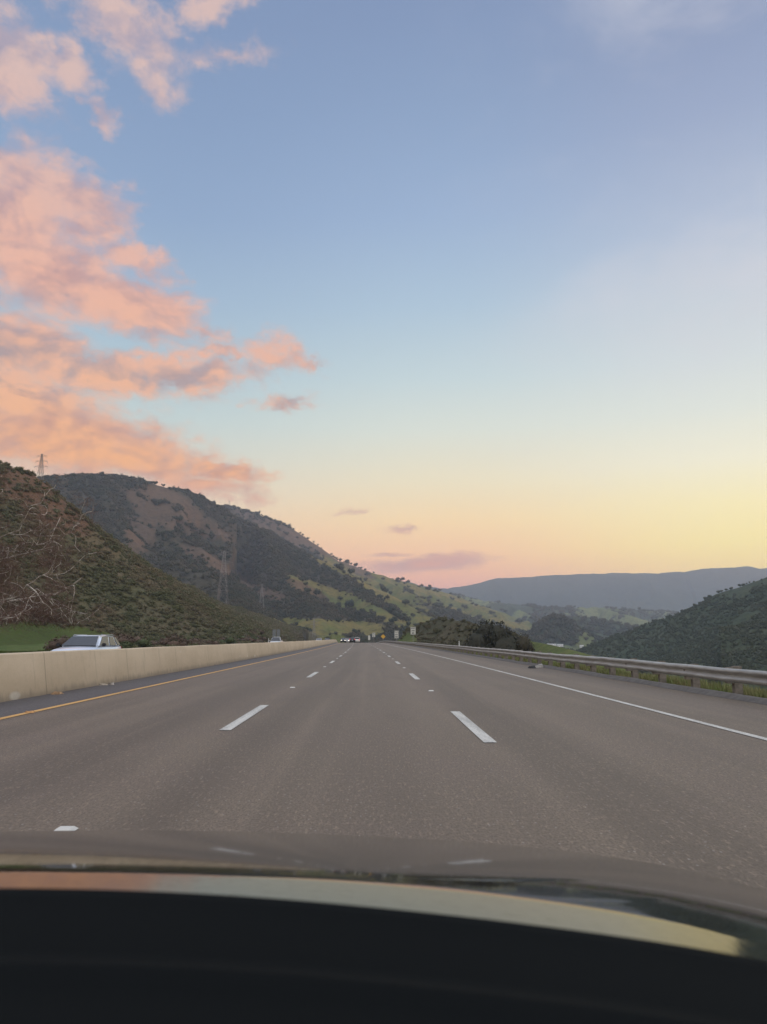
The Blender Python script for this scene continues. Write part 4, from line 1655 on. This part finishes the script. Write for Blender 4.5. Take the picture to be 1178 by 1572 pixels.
def hood_point(px, Yp, z):
    dep = Yp * cP + (z - CAMH) * sP
    xp = (px - W0 / 2) / FPX * dep
    py = H0 / 2 - FPX * (-Yp * sP + (z - CAMH) * cP) / dep
    return (xp * cY + Yp * sY, -xp * sY + Yp * cY, z), py


for px in cols:
    Yf = 2.30 - .22 * ((px - 350) / 1000) ** 2
    ys0, ys1 = float(smooth_interp(SIL, px)), float(smooth_interp(DASH, px))
    bt = float(smooth_interp(BT, px))
    zf = P(px, ys0, Yf)[2]
    d0 = math.degrees(math.atan((ys0 - 786) / FPX)) - math.degrees(PITCH)
    back = []
    pys = []
    Yp, z = Yf, zf
    py = ys0
    for k in range(900):
        s_ = (py - ys0) / (bt - ys0)
        tau = np.interp(s_, [0, .3, .6, .93], [12.2, 10.4, 8.7, 7.3]) + (d0 - 13.4) * max(.35, 1 - s_)
        for cr, w0, w1 in ((CR1, 560, 960), (CR2, 760, 1060)):
            cw = float(sstep(px, w0, w0 + 200) * (1 - sstep(px, w1 - 180, w1 + 20)))
            tau -= 2.6 * cw * math.exp(-((py - np.interp(px, cr[:, 0], cr[:, 1])) / 1.6) ** 2)
        tau += (np.interp(px, *TB) - tau) * float(sstep(s_, .93, 1.04))
        Yp -= .0025
        z += .0025 * math.tan(R(tau))
        q, py = hood_point(px, Yp, z)
        back.append(q)
        pys.append(py)
        if py > ys1 + 45 or Yp < .70:
            break
    bi = np.interp(np.linspace(pys[0], pys[-1], 116), pys, np.arange(len(pys)))
    back = np.array(back)
    back = [tuple(np.array([np.interp(t_, np.arange(len(back)), back[:, c_]) for c_ in range(3)])) for t_ in bi]
    frontp = []
    Yp, z = Yf, zf
    for k in range(13):
        Yp += .016
        z -= .016 * math.tan(R(d0 + 1 + 3.2 * k))
        frontp.append(hood_point(px, Yp, z)[0])
    row = frontp[::-1] + [hood_point(px, Yf, zf)[0]] + back
    hv += [(q[0] - OC[0], q[1] - OC[1], q[2]) for q in row]
NRW = 130
hf = [(i * NRW + k, i * NRW + k + 1, (i + 1) * NRW + k + 1, (i + 1) * NRW + k) for i in range(len(cols) - 1) for k in range(NRW - 1)]
def hoodf(gg, b):
    p = pos(gg)
    d_ = gg.noise(p, 60, 5, .7)
    gg.put(b.inputs['Roughness'], gg.sm(d_, .4, .75, .05, .10))
    gg.put(b.inputs['Base Color'], gg.mix(gg.sm(d_, .45, .75), (.125, .125, .12), (.10, .10, .095)))


M_hood = mat('black bonnet paint', (.2, .2, .2), .1, 1.0, hoodf)
mesh_np('bonnet', hv, hf, M_hood, smooth=True, parent=own)


def dashmat(gg, b):
    p = pos(gg)
    n_ = gg.noise(p, 900, 3, .6)
    gg.put(b.inputs['Base Color'], gg.mix(n_, (.003, .0037, .0038), (.006, .0072, .0072)))
    bump(gg, b, n_, .4, .0006)


M_dash = mat('dark dashboard', (.01, .01, .01), .85, 0, dashmat, Specular_IOR_Level=.08)
dv = []
rows_ = [(0, -4, .655, 0), (0, 0, .65, 0), (0, 12, .64, 0), (0, 45, .61, 0), (0, 95, .565, 0), (0, 112, .553, .0), (0, 120, .548, .005), (0, 134, .535, .006), (0, 150, .52, 0), (0, 260, .44, 0), (0, 420, .34, 0), (0, 900, .2, 0)]
for px in cols:
    for _, dpy, Yd, dzv in rows_:
        cur = .05 * ((px - 350) / 1000) ** 2
        q = P(px, smooth_interp(DASH, px) + max(dpy, 0), Yd - cur)
        z = q[2] + dzv - (.03 if dpy < 0 else 0)
        dv.append((q[0] - OC[0], q[1] - OC[1], z))
nr_ = len(rows_)
dfc = [(i * nr_ + k, i * nr_ + k + 1, (i + 1) * nr_ + k + 1, (i + 1) * nr_ + k) for i in range(len(cols) - 1) for k in range(nr_ - 1)]
mesh_np('dashboard', dv, dfc, M_dash, smooth=True, parent=own)

# ------------------------------------------------------------------ haze
hz = MB()
hz.box((0, 0, 155), (13600, 13600, 530))
o = hz.build('haze', mat('haze'))
m = o.data.materials[0]
m.node_tree.nodes.clear()
mo = m.node_tree.nodes.new('ShaderNodeOutputMaterial')
pvn = m.node_tree.nodes.new('ShaderNodeVolumePrincipled')
pvn.inputs['Color'].default_value = (.66, .80, 1.0, 1)
pvn.inputs['Density'].default_value = 1.5e-4
pvn.inputs['Anisotropy'].default_value = .3
m.node_tree.links.new(pvn.outputs[0], mo.inputs['Volume'])
tag(o, kind='stuff')
